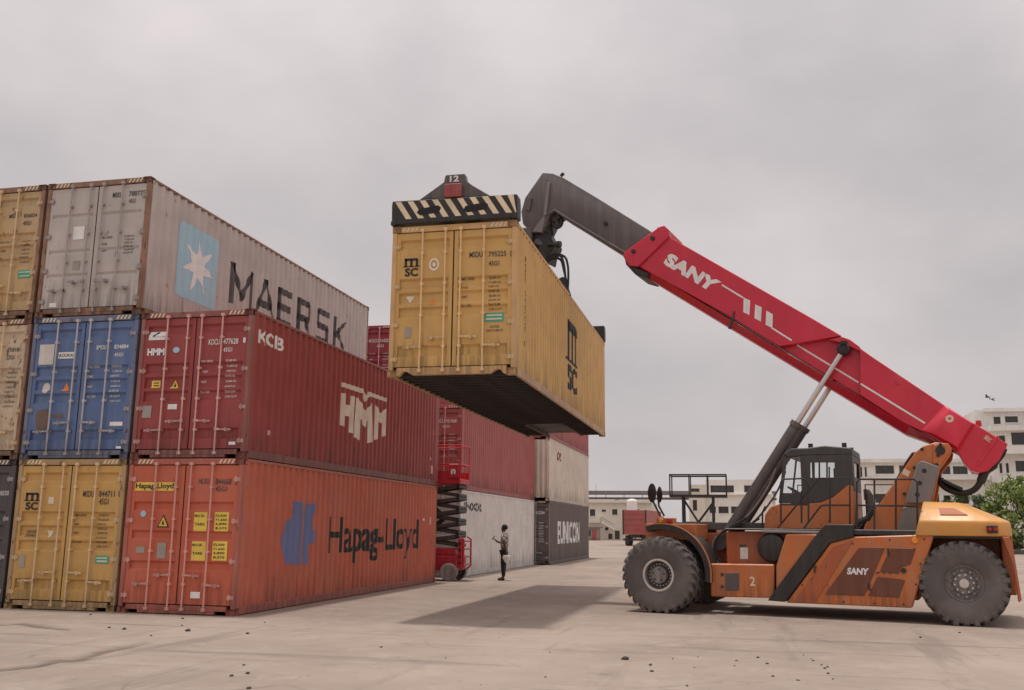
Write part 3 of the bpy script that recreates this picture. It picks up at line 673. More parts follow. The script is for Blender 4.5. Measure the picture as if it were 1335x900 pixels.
GLASS = glass('cab_glass', (.96, .97, .97), .03); LRED = MM('red_lens', (.45, .02, .02), .2); AMB = MM('amber_lens', (.8, .28, .03), .25)

# chassis
c = MB(); c.box(-.70, 3.35, -.62, .62, .70, 1.60); c.box(3.345, 6.15, -.34, .34, .70, 1.60); c.box(.75, 3.35, -1.2, 1.2, .40, 1.60); c.box(3.35, 4.40, -1.08, 1.08, .62, 1.64)
c.build('chassis', MO2, RSK, .02)
c = MB(); c.box(3.6, 5.75, -.34, .34, 1.665, 1.82); c.box(3.2, 4.36, -1.36, 1.36, 1.672, 1.70); c.box(.62, 3.6, -1.40, 1.40, 1.61, 1.70); c.build('deck', MG, RSK, .012)
for w in (-1, 1): c = MB(); c.box(4.95, 6.05, min(w*.385, w*1.36), max(w*.385, w*1.36), 1.45, 1.78); c.build('front_deck_skirt', MO, RSK, .012)
print_on('sticker', [quadmap(RC(0, 0, 1, 1), mp(1176, 618, .765), mp(1184, 622, .765), mp(1187, 615, .765), mp(1179, 611, .765))], HAZ, RSK, lambda u, v: (u, .765, v))
for w in (-1, 1):
    y0, y1 = sorted((w*1.085, w*1.52))
    tb_ = MB().prism(MP([(926, 735), (1009, 736), (1009, 780), (927, 778)], 1.5), y0, y1).build('toolbox', MO, RSK, .02)
    y0, y1 = sorted((w*1.522, w*1.535)); MB().prism(MP([(946, 747), (964, 747), (964, 770), (946, 770)], 1.5), y0, y1).build('hatch', MG, tb_, .004)
    for q in ((942, 749), (942, 765)): MB().lathe([(0, 0), (.03, 0), (.03, .03), (0, .03)], (mp(*q, 1.5)[0], w*1.522 if w > 0 else -1.552, mp(*q, 1.5)[1]), 10).build('hinge', MK, tb_)
    # rounded air tank, stair stringer, black diagonal, engine side panel
    x_, z_ = mp(1008, 714, 1.2)
    MB().lathe([(0, 1.085), (.20, 1.085), (.27, 1.13), (.29, 1.2), (.29, 1.34), (.26, 1.40), (.18, 1.43), (0, 1.44)] if w > 0 else [(0, -1.085), (.20, -1.085), (.27, -1.13), (.29, -1.2), (.29, -1.34), (.26, -1.40), (.18, -1.43), (0, -1.44)], (x_, 0, z_), 28).build('air_tank', MK, RSK)
    y0, y1 = sorted((w*1.21, w*1.50)); MB().prism(MP([(1025, 697), (1066, 697), (1012, 770), (1012, 738)], 1.5), y0, y1).build('stair_stringer', MO, RSK, .012)
    y0, y1 = sorted((w*1.205, w*1.535)); MB().prism(MP([(1001, 783), (1062, 700), (1076, 684), (1113, 684), (1113, 700), (1082, 708), (1024, 785)], 1.5), y0, y1).build('stair_side', MK, RSK, .012)
    y0, y1 = sorted((w*1.21, w*1.51)); sp = MB().prism(MP([(1025, 786), (1083, 708), (1114, 700), (1218, 697), (1189, 793)], 1.5), y0, y1).build('engine_panel', MO, RSK, .02)
    y0, y1 = sorted((w*1.512, w*1.526))
    MB().prism(MP([(1036, 785), (1086, 714), (1112, 705), (1062, 787)], 1.5), y0, y1).build('brown_band', paint('panel_brown_orange', (.40, .10, .035), dirt=.4, dirtcol=(.3, .17, .12)), sp, .004)
    for pl in ([(1076, 775), (1120, 714), (1154, 714), (1127, 777)], [(1161, 715), (1194, 715), (1187, 736), (1174, 740), (1172, 748), (1147, 745)], [(1144, 752), (1173, 755), (1180, 757), (1172, 779), (1132, 777)]):
        MB().prism(MP(pl, 1.5), y0, y1).build('vent', VENT, sp, .006)
    MB().lathe([(0, 0), (.05, 0), (.05, .02), (0, .02)], (*[(mp(1178, 744, 1.5)[0])], w*1.526 if w > 0 else -1.546, mp(1178, 744, 1.5)[1]), 12).build('latch', MK, sp)
    MB().lathe([(0, 0), (.06, 0), (.05, .03), (0, .03)], (mp(1193, 705, 1.5)[0], w*1.51 if w > 0 else -1.54, mp(1193, 705, 1.5)[1]), 12).build('side_lamp', AMB, sp)
for q in ((1040, 781), (1060, 783), (1100, 785), (1140, 787), (1178, 788), (1097, 722), (1112, 709), (1160, 704), (1205, 703), (1200, 735), (1194, 762), (1046, 763), (1064, 739)):
    x, z = mp(*q, 1.51); MB().lathe([(0, 0), (.017, 0), (.014, .012), (0, .012)], (x, 1.512, z), 8).build('panel_bolt', MK, RSK)
for q in ((1158, 720), (1133, 765), (1062, 742)):
    x, z = mp(*q, 1.53); MB().bar((x, 1.535, z-.07), (x, 1.535, z+.07), .03, .02).build('panel_hinge', MK, RSK)
print_on('lettering', [quadmap(text2d('SANY', .05), mp(1104, 749, 1.53), mp(1132, 750, 1.53), mp(1133, 741, 1.53), mp(1105, 740, 1.53))], WHITE, RSK, lambda u, v: (u, 1.531, v))
for i in range(4): print_on('sticker_dash', [quadmap(RC(0, 0, 1, 1), mp(1142+i*8, 748, 1.53), mp(1147+i*8, 748, 1.53), mp(1147+i*8, 746, 1.53), mp(1142+i*8, 746, 1.53))], CHAR, RSK, lambda u, v: (u, 1.532, v))
def qd(px0, py0, px1, py1, w): return quadmap(RC(0, 0, 1, 1), mp(px0, py1, w), mp(px1, py1, w), mp(px1, py0, w), mp(px0, py0, w))
print_on('sticker', [qd(965, 714, 975, 729, 1.09)], WHITE, RSK, lambda u, v: (u, 1.085, v)); print_on('sticker_frame', [qd(964, 710, 973, 713.5, 1.09)], CHAR, RSK, lambda u, v: (u, 1.0855, v))
a_ = mp(981, 758, 1.53); print_on('hook_mark', [T('2', a_[0]+.055, a_[1]-.09, a_[0]-.055, a_[1]+.09, .02)], HAZ, RSK, lambda u, v: (u, 1.527, v))

# counterweight: vertical band, then sloping shoulders
def ring(x0, x1, w, z): return [(x0, -w, z), (x1, -w, z), (x1, w, z), (x0, w, z)]
z0, z1, z2 = 1.60, 1.87, 2.22
lo = [(.74, -1.56, z0), (-.69, -1.56, z0), (-.90, -1.2, z0), (-.90, 1.2, z0), (-.69, 1.56, z0), (.74, 1.56, z0)]
mi = [(.66, -1.58, z1), (-.67, -1.58, z1), (-.88, -1.2, z1), (-.88, 1.2, z1), (-.67, 1.58, z1), (.66, 1.58, z1)]
tp = [(.58, -1.15, z2+.02), (-.03, -1.15, z2), (-.16, -.9, z2-.02), (-.16, .9, z2-.02), (-.03, 1.15, z2), (.58, 1.15, z2+.02)]
cw = MB(); nn = 6; cw.v = lo+mi+tp
cw.f = [tuple(range(6))[::-1], tuple(range(12, 18))]+[(k*6+i, k*6+(i+1) % 6, (k+1)*6+(i+1) % 6, (k+1)*6+i) for k in (0, 1) for i in range(6)]
cwo = cw.build('counterweight', MY, RSK, .03, 2)
for w in (-1, 1):
    def on(x, t): # point on the sloping shoulder, t from lower to upper edge
        return (x, w*(1.58+(1.15-1.58)*t), z1+(z2-z1)*t)
    nrm = Vector((0, w*(z2-z1), .43)).normalized()
    A = [Vector(on(*q)) for q in ((.30, .66), (.05, .66), (-.18, .30), (.28, .30))]
    MB().loft([q-nrm*.02 for q in A], [q+nrm*.022 for q in A]).build('recess_shade_plate', MO2, cwo)  # proud plate, its duller orange stands in for the shade of a recess
    tl_ = MB(); tl_.box(-.66, -.48, min(w*1.575, w*1.62), max(w*1.575, w*1.62), 1.66, 1.80); tl_.build('tail_lamp_housing', MK, cwo, .008)
    for x in (-.62, -.53): MB().lathe([(0, 0), (.035, 0), (.03, .02), (0, .02)], (x, w*1.622 if w > 0 else -1.642, 1.73), 12).build('tail_lamp', LRED, cwo)
c = MB(); c.box(-.90, -.70, -1.05, 1.05, .55, 1.598); c.build('rear_body', MO2, RSK, .02)
for w in (-1, 1):
    y0, y1 = sorted((w*1.25, w*1.57)); MB().prism([(-.72, 1.598), (-.84, 1.598), (-.88, 1.45), (-.95, .50), (-.90, .45), (-.86, 1.1)], y0, y1).build('rear_mudguard', MO2, RSK, .01)
    y0, y1 = sorted((w*.63, w*1.5)); MB().prism([(.80, 1.598), (-.72, 1.598), (-.72, 1.56), (.72, 1.56), (.66, .62), (.75, .62)], y0, y1).build('wheel_arch', MK, RSK)

# wheels
TYRE = MM('dusty_tyre', (.12, .106, .10), .88, var=.10, scale=2.5, dirt=.55, dirtcol=(.21, .185, .17), streak=False)
RIMM = paint('rim_grey', (.27, .245, .23), rust=.1, dirt=.5, dirtcol=(.36, .31, .27)); RIMC = MM('rim_bright', (.62, .57, .53), .5, .1, dirt=.4)
TR, TW = .80, .50
def m_tyre():
    s = MB(); h = TW/2
    prof = [(.33, -h*.72), (.36, -h*.86), (.45, -h*.96), (.58, -h), (.68, -h*.95), (.735, -h*.84), (.755, -h*.5), (.755, h*.5), (.735, h*.84), (.68, h*.95), (.58, h), (.45, h*.96), (.36, h*.86), (.33, h*.72)]
    s.lathe(prof, n=64)
    for sd_ in (-1, 1):
        for i in range(26):
            a = 2*math.pi*(i+(.5 if sd_ > 0 else 0))/26; wd = .062
            def pt(r, y, da): return (r*math.cos(a+da), y, r*math.sin(a+da))
            A = []; B = []
            for (r0, r1, y, sk) in ((.66, .70, h*.99, 0), (.73, .79, h*.90, .0), (.74, TR, h*.6, .05), (.74, TR, h*.02, .16)):
                A.append((r0, r1, y*sd_, sk))
            for j in range(3):
                q = []
                for (r0, r1, y, sk) in (A[j], A[j+1]): q.append([pt(r0, y, sk-wd), pt(r0, y, sk+wd), pt(r1, y, sk+wd*.8), pt(r1, y, sk-wd*.8)])
                s.loft(q[0], q[1])
    return s.mesh('tyre', smooth=35)
me_t = m_tyre()
def wheel(x, y, out, front):
    h = TW/2
    if front:
        rim = MB().lathe([(.335, -h*.75), (.34, h*.70), (.335, h*.80), (.305, h*.80), (.285, h*.45), (.27, h*.1), (.24, 0), (0, 0)], n=40)
        o = rim.build('wheel', RIMM, RSK, loc=(x, y, .748), rot=(0, 0, 0 if out > 0 else math.pi)); o.scale = (.962, 1, .962)
        MB().lathe([(.345, h*.78), (.335, h*.86), (.305, h*.87), (.292, h*.80), (.30, h*.72)], n=40).build('rim_lip', RIMC, o)
        MB().lathe([(.185, 0), (.185, h*.55), (.17, h*.68), (.06, h*.72), (.0, h*.72)], n=28).build('hub', RIMM, o)
        for i in range(20):
            a = i*math.pi/10; MB().lathe([(.016, .0), (.016, h*.28), (0, h*.28)], (.228*math.cos(a), .0, .228*math.sin(a)), 6).build('wheel_nut', RIMC, o)
        for i in range(5):
            a = i*2*math.pi/5+.4; MB().lathe([(.018, h*.66), (.018, h*.76), (0, h*.76)], (.12*math.cos(a), .0, .12*math.sin(a)), 6).build('hub_bolt', MK, o)
    else:
        rim = MB().lathe([(.335, -h*.75), (.345, h*.75), (.33, h*.82), (.31, h*.74), (.30, h*.55), (.0, h*.50)], n=40)
        o = rim.build('wheel', RIMM, RSK, loc=(x, y, .748), rot=(0, 0, 0 if out > 0 else math.pi)); o.scale = (.962, 1, .962)
        MB().lathe([(.0, h*1.0), (.075, h*.98), (.09, h*.9), (.09, h*.5)], n=20).build('hub', RIMC, o)
        MB().lathe([(.20, h*.5), (.20, h*.66), (.14, h*.70), (.09, h*.66)], n=28).build('hub_flange', RIMM, o)
        for i in range(10):
            a = i*math.pi/5+.2; MB().lathe([(.03, h*.5), (.028, h*.84), (0, h*.86)], (.24*math.cos(a), 0, .24*math.sin(a)), 8).build('wheel_nut', RIMM, o)
            a += .31; MB().lathe([(.018, h*.6), (.018, h*.80), (0, h*.80)], (.165*math.cos(a), 0, .165*math.sin(a)), 6).build('hub_bolt', RIMC, o)
    inst(me_t, 'tyre', TYRE, o)
for sd_ in (1, -1):
    wheel(5.59, sd_*1.79, sd_, True); wheel(5.59, sd_*1.20, sd_, True); wheel(-.04, sd_*1.33, sd_, False)
    y0 = .95 if sd_ > 0 else -1.72
    dk = [(.90, y0+.02), (.90, y0+.77), (1.005, y0+.77), (1.005, y0+.02)]
    MB().lathe(dk+[dk[0]], (5.59, 0, .76), 24, a0=math.radians(70), a1=math.radians(188)).build('fender', MK, RSK)
    fo = [(1.008, y0+.74*(sd_ > 0)), (1.008, y0+.785-.74*(sd_ < 0)), (1.03, y0+.785-.74*(sd_ < 0)), (1.03, y0+.74*(sd_ > 0))]
    MB().lathe(fo+[fo[0]], (5.59, 0, .76), 24, a0=math.radians(70), a1=math.radians(188)).build('fender_edge', MO, RSK)
MB().tube([(5.59, -1.9, .748), (5.59, 1.9, .748)], .16, 16).build('front_axle', MK, RSK); MB().tube([(-.04, -1.3, .748), (-.04, 1.3, .748)], .13, 16).build('rear_axle', MK, RSK)
MB().bar((4.75, 1.45, .78), (4.45, 1.45, .66), .03).build('step_bracket', MK, RSK)

# front lamps and mirrors
hb = MB(); hb.box(5.45, 5.80, 1.05, 1.36, 1.782, 1.90); hbo = hb.build('lamp_box', MO2, RSK, .012)
for i, x in enumerate((5.52, 5.70)): MB().lathe([(0, 0), (.05, 0), (.045, .04), (0, .045)], (x, 1.36, 1.84), 14).build('lamp', AMB if i else LRED, hbo)
for (q0, q1, q2, w, r1, r2) in (((861, 673), (852, 655), (848, 648), 1.30, .125, .165), ((866, 673), (859, 660), (858, 650), .95, .075, .14)):
    st_ = MB().tube([V3(*q0, w), V3(*q1, w), V3(*q2, w)], .022, 8).build('mirror_stalk', MK, RSK)
    x, z = mp(q2[0]+2, q2[1]-5, w); mm_ = MB()
    mm_.lathe([(0, -.03), (.7, -.03), (1, 0), (.7, .03), (0, .03)], (0, 0, 0), 20, axis='x'); mo_ = mm_.build('mirror', MK, st_, loc=(x, w, z), rot=(0, 0, .9)); mo_.scale = (1, r1*1.3, r2*1.25)

# boom
BT = [(866, 305), (1060, 416), (1098, 439), (1121, 453), (1134, 464), (1235, 531), (1314, 579)]
BR = [(1303, 600), (1288, 614), (1277, 617), (1266, 613), (1257, 604), (1249, 590)]
BB = [(1225, 577), (1203, 563), (1179, 552), (1120, 515), (1015, 451), (952, 412), (832, 345)]
BOOM = MB().prism(MP(BT+BR+BB, .42), -.32, .32).build('boom', MR, RSK, .012)
for w in (-1, 1):
    y0, y1 = sorted((w*.322, w*.50))
    MB().prism(MP([(864, 304), (1060, 416), (1097, 438), (1016, 452), (952, 413), (830, 346)], .5), y0, y1).build('boom_side_plate', MR, BOOM, .012)
    MB().prism(MP([(1097, 439), (1108, 443), (1121, 452.5), (1121, 458), (1100, 448), (1080, 443)], .5), y0, y1).build('boom_side_plate', MR, BOOM, .008)
    MB().prism(MP([(1121, 454), (1135, 464), (1235, 531), (1314, 579)]+BR+[(1225, 577), (1203, 563), (1179, 552), (1121, 515)], .5), y0, y1).build('boom_side_plate', MR, BOOM, .012)
    # proud hub box at the foot of the boom
    pb = MP([(1231, 528), (1271, 553), (1250, 589), (1201, 561)], .5); po = MP([(1237, 534), (1267, 552), (1248, 583), (1219, 566)], .62)
    MB().loft([(x, w*.502, z) for x, z in pb], [(x, w*.62, z) for x, z in po]).build('hub_box', MR, BOOM, .008)
    x, z = mp(1238, 546, .62); MB().lathe([(.028, 0), (.075, 0), (.075, .006), (.028, .006)], (x, w*.622 if w > 0 else -.628, z), 20).build('hub_ring', CREAMP, BOOM)
    # rib on the tail plate, collar at the mouth
    y0, y1 = sorted((w*.50, w*.525)); MB().prism(MP([(1300, 568), (1303, 570), (1276, 608), (1273, 606)], .5), y0, y1).build('tail_rib', MR, BOOM, .004)
    y0, y1 = sorted((w*.36, w*.56)); MB().prism(MP([(812, 334), (815, 328), (858, 297), (872, 301), (873, 308), (832, 348), (820, 347)], .55), y0, y1).build('mouth_collar', MR, BOOM, .015)
    for q in ((851, 311), (826, 328)):
        x, z = mp(*q, .56); MB().lathe([(0, 0), (.055, 0), (.05, .04), (0, .04)], (x, w*.56 if w > 0 else -.60, z), 14).build('slide_pad_bolt', MK, BOOM)
MB().prism(MP([(856, 297), (866, 294), (873, 301), (870, 308), (860, 303)], .55), -.558, .558).build('collar_top', MR, BOOM, .015)
MB().prism(MP([(814, 336), (832, 350), (846, 357), (842, 362), (828, 358), (816, 345)], .5), -.50, .50).build('collar_foot', MK, BOOM, .015)
# stripes and name on the boom flank
def stripe(px0, py0, px1, py1, th, w, name='stripe'):
    a = Vector(mp(px0, py0, w)); b = Vector(mp(px1, py1, w)); nn_ = Vector((-(b-a).y, (b-a).x)).normalized()*th/2
    print_on(name, [P(tuple(a-nn_), tuple(b-nn_), tuple(b+nn_), tuple(a+nn_))], WHITE, BOOM, lambda u, v: (u, w, v))
stripe(941, 371.5, 969, 388.5, .035, .504); stripe(1006, 427.5, 1032, 444, .035, .504); stripe(1039, 450, 1119.5, 499, .035, .324); stripe(1122, 500.5, 1206, 552, .035, .504)
for pl in ([(969.5, 388), (978, 392), (977, 411), (969, 407)], [(984.5, 397), (993, 401), (992, 419.5), (983.5, 415)], [(999, 405), (1007.5, 410), (1007, 428), (998, 423.5)]):
    print_on('stripe_bar', [P(*MP(pl, .505))], WHITE, BOOM, lambda u, v: (u, .505, v))
print_on('lettering', [quadmap(text2d('SANY', .06, .0), mp(864, 344, .505), mp(928, 382, .505), mp(941, 368, .505), mp(873, 329, .505))], WHITE, BOOM, lambda u, v: (u, .505, v))
print_on('lettering', [quadmap(text2d('SRSC', .03), mp(1282, 572, .505), mp(1290, 577, .505), mp(1294, 573, .505), mp(1286, 567, .505))], CREAMP, BOOM, lambda u, v: (u, .505, v))
# folded-in lower flanks of the box
def low(px, py, dn):
    a = Vector(mp(px, py, .42)); d_ = (Vector(mp(1015, 451, .42))-Vector(mp(1179, 552, .42))).normalized(); nn_ = Vector((d_.y, -d_.x)); nn_ = nn_ if nn_.y < 0 else -nn_
    b = a+nn_*dn; return [(a.x, -.495, a.y), (b.x, -.27, b.y), (b.x, .27, b.y), (a.x, .495, a.y)]
MB().loft(low(836, 348, .14), low(1186, 556, .17)).build('boom_underside', MR, BOOM)
MB().loft(low(1186, 556, .17), low(1222, 578, .03)).build('boom_underside', MR, BOOM)
MB().bar(V3(1168, 493, .52), V3(1171, 501, .52), .03).build('hook', MR, BOOM); MB().lathe([(0, 0), (.06, .01), (.05, .12), (0, .13)], (mp(1276, 556, .5)[0], .40, mp(1276, 556, .5)[1]), 12, axis='z').build('beacon', LRED, BOOM)
MB().tube([V3(957, 406, .53), V3(955, 416, .53), V3(951, 429, .53)], [.02, .02, .04], 8).build('boom_lamp', MK, BOOM)
# inner boom with its bent head
IB = [(900, 338), (849, 302), (780, 259), (734, 231.5), (720, 226), (707, 225), (684, 258), (679, 276), (681, 292), (694, 304), (707, 302), (713, 290), (716, 281), (722, 276), (732, 282), (810, 331), (870, 366)]
INB = MB().prism(MP(IB, .36), -.355, .355).build('inner_boom', MG, RSK, .03, 2)
for w in (-1, 1):
    y0, y1 = sorted((w*.356, w*.40))
    MB().prism(MP([(713, 238), (717, 238), (712, 281), (708, 281)], .4), y0, y1).build('head_rib', MGL, INB, .006)
    MB().prism(MP([(688, 257), (693, 258), (690, 275), (684, 273)], .4), y0, y1).build('head_rib', MG, INB, .004)
    a_ = [V3(716, 279, .38), V3(723, 274, .38), V3(732, 280, .38), V3(770, 303, .38), V3(815, 330, .38)]; MB().tube([(x, w*abs(y), z) for x, y, z in a_], .035, 8).build('edge_weld', MG, INB)
MB().bar(V3(731, 230, .2), V3(735, 226, .2), .06).build('tip_lamp', MK, INB); MB().lathe([(0, 0), (.05, 0), (.05, .06), (0, .06)], (mp(790, 292, .357)[0], .356, mp(790, 292, .357)[1]), 12).build('side_bolt', MK, INB)

# lift cylinders
for w in (-1, 1):
    A = Vector(V3(940, 708, .48)); B = Vector(V3(1040, 551, .48)); C = Vector(V3(1100, 456, .48))
    for q in (A, B, C): q.y = w*.48
    B = A+(C-A)*((B-A).length/(C-A).length)
    cy = MB().tube([A, A+(B-A)*.04, B-(B-A)*.035, B-(B-A)*.034, B], [.112, .112, .112, .135, .135], 20).build('lift_cylinder', MG, RSK, smooth=40)
    MB().tube([B, C], .06, 16).build('piston_rod', CHROME, cy)
    MB().lathe([(0, -.10), (.11, -.10), (.13, -.07), (.13, .07), (.11, .10), (0, .10)], C, 20).build('rod_eye', MK, cy, .0)
    MB().lathe([(0, -.11), (.15, -.11), (.15, .11), (0, .11)], A, 20).build('foot_eye', MG, cy)
    MB().bar(C+Vector((.0, 0, -.02)), C+Vector((-.02, 0, .17)), .2, .12).build('clevis', MK, cy)
    pts = [A+(B-A)*.62+Vector((-.18, w*.08, 0)), A+(B-A)*.45+Vector((-.24, w*.1, -.05)), A+(B-A)*.2+Vector((-.20, w*.12, 0)), A+Vector((.05, w*.2, .12)), A+Vector((.12, w*.22, -.25)), A+Vector((.0, w*.22, -.42))]
    MB().tube(smooth_path(pts), .022, 8).build('hydraulic_hose', MGL, cy); MB().tube(smooth_path([q+Vector((-.06, w*.06, .03)) for q in pts[2:]]), .025, 8).build('hydraulic_hose', HOSE, cy)
MB().tube([(mp(1100, 456, .48)[0], -.60, mp(1100, 456, .48)[1]), (mp(1100, 456, .48)[0], .60, mp(1100, 456, .48)[1])], .07, 14).build('cylinder_pin', MK, RSK)
for w in (-1, 1):
    x, z = mp(940, 708, .48); y0, y1 = sorted((w*.345, w*.365)); MB().prism([(x-.25, 1.0), (x+.25, 1.0), (x+.12, z+.2), (x-.12, z+.2)], y0, y1).build('cylinder_bracket', MO2, RSK, .01)

# boom pedestal
PD = [(1128, 684), (1193, 590), (1203, 582), (1219, 577), (1236, 578), (1241, 585), (1239, 594), (1225, 612), (1210, 690), (1205, 696), (1124, 696)]
for w in (-1, 1):
    y0, y1 = sorted((w*.63, w*.76)); pd = MB().prism(MP(PD, .76), y0, y1).build('pedestal_plate', MO, RSK, .015)
    y0, y1 = sorted((w*.76, w*.80)); MB().prism(MP([(1217, 580), (1232, 579), (1239, 588), (1224, 610), (1216, 604)], .78), y0, y1).build('ear_plate', MO, pd, .008)
    for q in ((1226, 580), (1223, 594), (1221, 606), (1202, 586), (1192, 610), (1179, 644)):
        x, z = mp(*q, .8); MB().lathe([(0, 0), (.035, 0), (.03, .03), (0, .03)], (x, w*.801 if w > 0 else -.83, z), 10).build('bolt', MK, pd)
    y0, y1 = sorted((w*.805, w*.88)); gp = MB().prism(MP([(1196, 604), (1203, 601), (1225, 609), (1213, 656), (1180, 656)], .84), y0, y1).build('guard_plate', MGL, RSK, .012)
    for q in ((1205, 614), (1199, 630), (1196, 645)):
        x, z = mp(*q, .88); MB().lathe([(0, 0), (.045, 0), (.045, .005), (0, .005)], (x, w*.881 if w > 0 else -.886, z), 12).build('bolt_hole', MK, gp)
    y0, y1 = sorted((w*.80, w*.86)); MB().prism(MP([(1177, 661), (1204, 664), (1198, 692), (1170, 692)], .83), y0, y1).build('guard_plate', MGL, RSK, .01)
x, z = mp(1226, 588, .7); MB().tube([(x, -.82, z), (x, .82, z)], .09, 16).build('pivot_pin', MK, RSK)
MB().prism(MP([(1150, 672), (1196, 600), (1204, 606), (1170, 690)], .0), -.62, .62).build('pedestal_web', MO2, RSK, .01)
for w in (.45, .52, -.45): MB().tube([V3(1122, 690, w), V3(1140, 668, w), V3(1165, 635, w), V3(1182, 604, w), V3(1190, 592, w), V3(1204, 590, w)], .035, 8).build('hydraulic_hose', HOSE, RSK)
MB().tube(smooth_path([V3(*q, .35) for q in ((1222, 622), (1230, 634), (1243, 641), (1258, 643), (1271, 638), (1279, 627), (1285, 614), (1296, 606), (1306, 594), (1310, 585))], 4), [.06]*20+[.085]*9+[.05]*8, 12).build('boom_hose', HOSE, RSK)
for i in range(9):
    t_ = i/8; MB().tube([V3(1222+28*t_, 624+16*t_**.7, .2), V3(1225+28*t_, 621+16*t_**.7, .48)], .035, 6).build('hose_chain_link', HOSE, RSK)
for sgn in (1,):
    for w in (.55, 1.0): MB().tube([V3(1112, 690, w), V3(1120, 681, w), V3(1131, 676, w), V3(1138, 664, w)], .06, 8).build('hydraulic_hose', HOSE, RSK)
ex = MB(); ex.tube([V3(1134, 690, -.2), V3(1134, 646, -.2), V3(1130, 640, -.2)], [.07, .07, .06], 12); ex.build('exhaust_pipe', MGL, RSK)

# cab
CABW = .76
cab = MB().prism(MP([(997, 672), (1004, 661), (1016, 657), (1046, 657), (1070, 655), (1086, 648), (1098, 638), (1106, 632), (1112, 633), (1114, 690), (996, 690)], CABW), -CABW, CABW).build('cab', MO, RSK, .02)
MB().prism(MP([(1021, 592), (1030, 585), (1052, 584), (1075, 581), (1098, 583), (1110, 584), (1111, 593), (1048, 594), (1027, 597)], CABW), -CABW, CABW).build('cab_roof', CABM, cab, .02)
for w in (-1, 1):
    y0, y1 = sorted((w*(CABW-.07), w*(CABW-.005)))
    s = MB()
    for pl in ([(1021.5, 593), (1025.5, 597), (1018.5, 656), (1015, 656)], [(1043, 594.5), (1056, 593.5), (1056, 655.5), (1046, 656.5), (1045, 640)], [(1056, 593.5), (1088, 593), (1088, 603), (1056, 603)],
               [(1088, 593), (1111, 592.5), (1112, 632.5), (1106, 631.5), (1098, 637.5), (1088, 646)], [(1056, 623), (1088, 623), (1088, 646), (1070, 654.5), (1056, 656)], [(1019.5, 643), (1043, 643), (1046, 656.5), (1018, 656.5)]):
        if w < 0 and pl[0] == (1021.5, 593): pl = [(1021.5, 593), (1023.5, 595), (1017, 656), (1015, 656)]
        if w < 0 and pl[0] == (1043, 594.5): pl = [(1044, 594.5), (1048, 593.5), (1048, 655.5), (1046, 656.5)]
        if w < 0 and pl[0] == (1056, 593.5): continue
        if w < 0 and pl[0] == (1088, 593): pl = [(1106, 593), (1111, 592.5), (1112, 632.5), (1106, 631.5)]
        s.prism(MP(pl, CABW), y0, y1)
    s.build('cab_side', CABM, cab)
    y0, y1 = sorted((w*(CABW-.045), w*(CABW-.035)))
    MB().prism(MP([(1025.5, 597), (1043, 594.5), (1045, 643), (1020, 643)], CABW), y0, y1).build('window', GLASS, cab)
    MB().prism(MP([(1056, 603), (1088, 603), (1088, 623), (1056, 623)] if w > 0 else [(1048, 593.5), (1106, 593), (1106, 623), (1048, 623)], CABW), y0, y1).build('window', GLASS, cab)
    for px_ in (1068, 1078): MB().bar((mp(px_, 603, CABW)[0], w*(CABW-.02), mp(px_, 603, CABW)[1]), (mp(px_, 623, CABW)[0], w*(CABW-.02), mp(px_, 623, CABW)[1]), .03).build('window_bar', MK, cab)
    for q in ((1056, 582), (1100, 581)): MB().bar((mp(*q, .7)[0], w*.62, mp(*q, .7)[1]-.05), (mp(*q, .7)[0], w*.62, mp(*q, .7)[1]+.06), .09, .05).build('roof_lamp', MK, cab)
s = MB(); xr = mp(1111, 600, CABW)[0]; zr0 = mp(1112, 633, CABW)[1]; zr1 = mp(1111, 593, CABW)[1]; s.box(xr, xr+.05, -.68, -.45, zr0-.1, zr1); s.box(xr, xr+.05, .45, .68, zr0-.1, zr1); s.box(xr, xr+.05, -.45, .45, zr0-.1, zr0+.18); s.box(xr, xr+.05, -.45, .45, zr1-.12, zr1); s.build('cab_rear_wall', CABM, cab)
x, z = mp(1018, 650, .7); x2, z2_ = mp(1024, 596, .7)
MB().loft([(x+.01, -.68, z), (x+.02, -.68, z), (x+.02, .68, z), (x+.01, .68, z)], [(x2+.01, -.68, z2_), (x2+.02, -.68, z2_), (x2+.02, .68, z2_), (x2+.01, .68, z2_)]).build('windscreen', GLASS, cab)
xa, za = mp(1076, 655, .0); s = MB(); s.box(xa-.28, xa+.22, -.26, .26, za-.05, za+.12); s.box(xa-.36, xa-.22, -.25, .25, za+.05, za+.72); s.build('seat', MK, cab, .04)
s = MB(); xa, za = mp(1036, 641, .0)
s.tube([(xa+.05, .0, za-.35), (xa-.02, 0, za-.02)], .035, 8); s.build('steering_column', MK, cab)
s = MB(); rr_ = [(xa-.03+.19*math.cos(i*math.pi/10)*.85, .19*math.sin(i*math.pi/10), za+.19*math.cos(i*math.pi/10)*.5) for i in range(21)]; s.tube(rr_, .02, 6); s.build('steering_wheel', MK, cab)

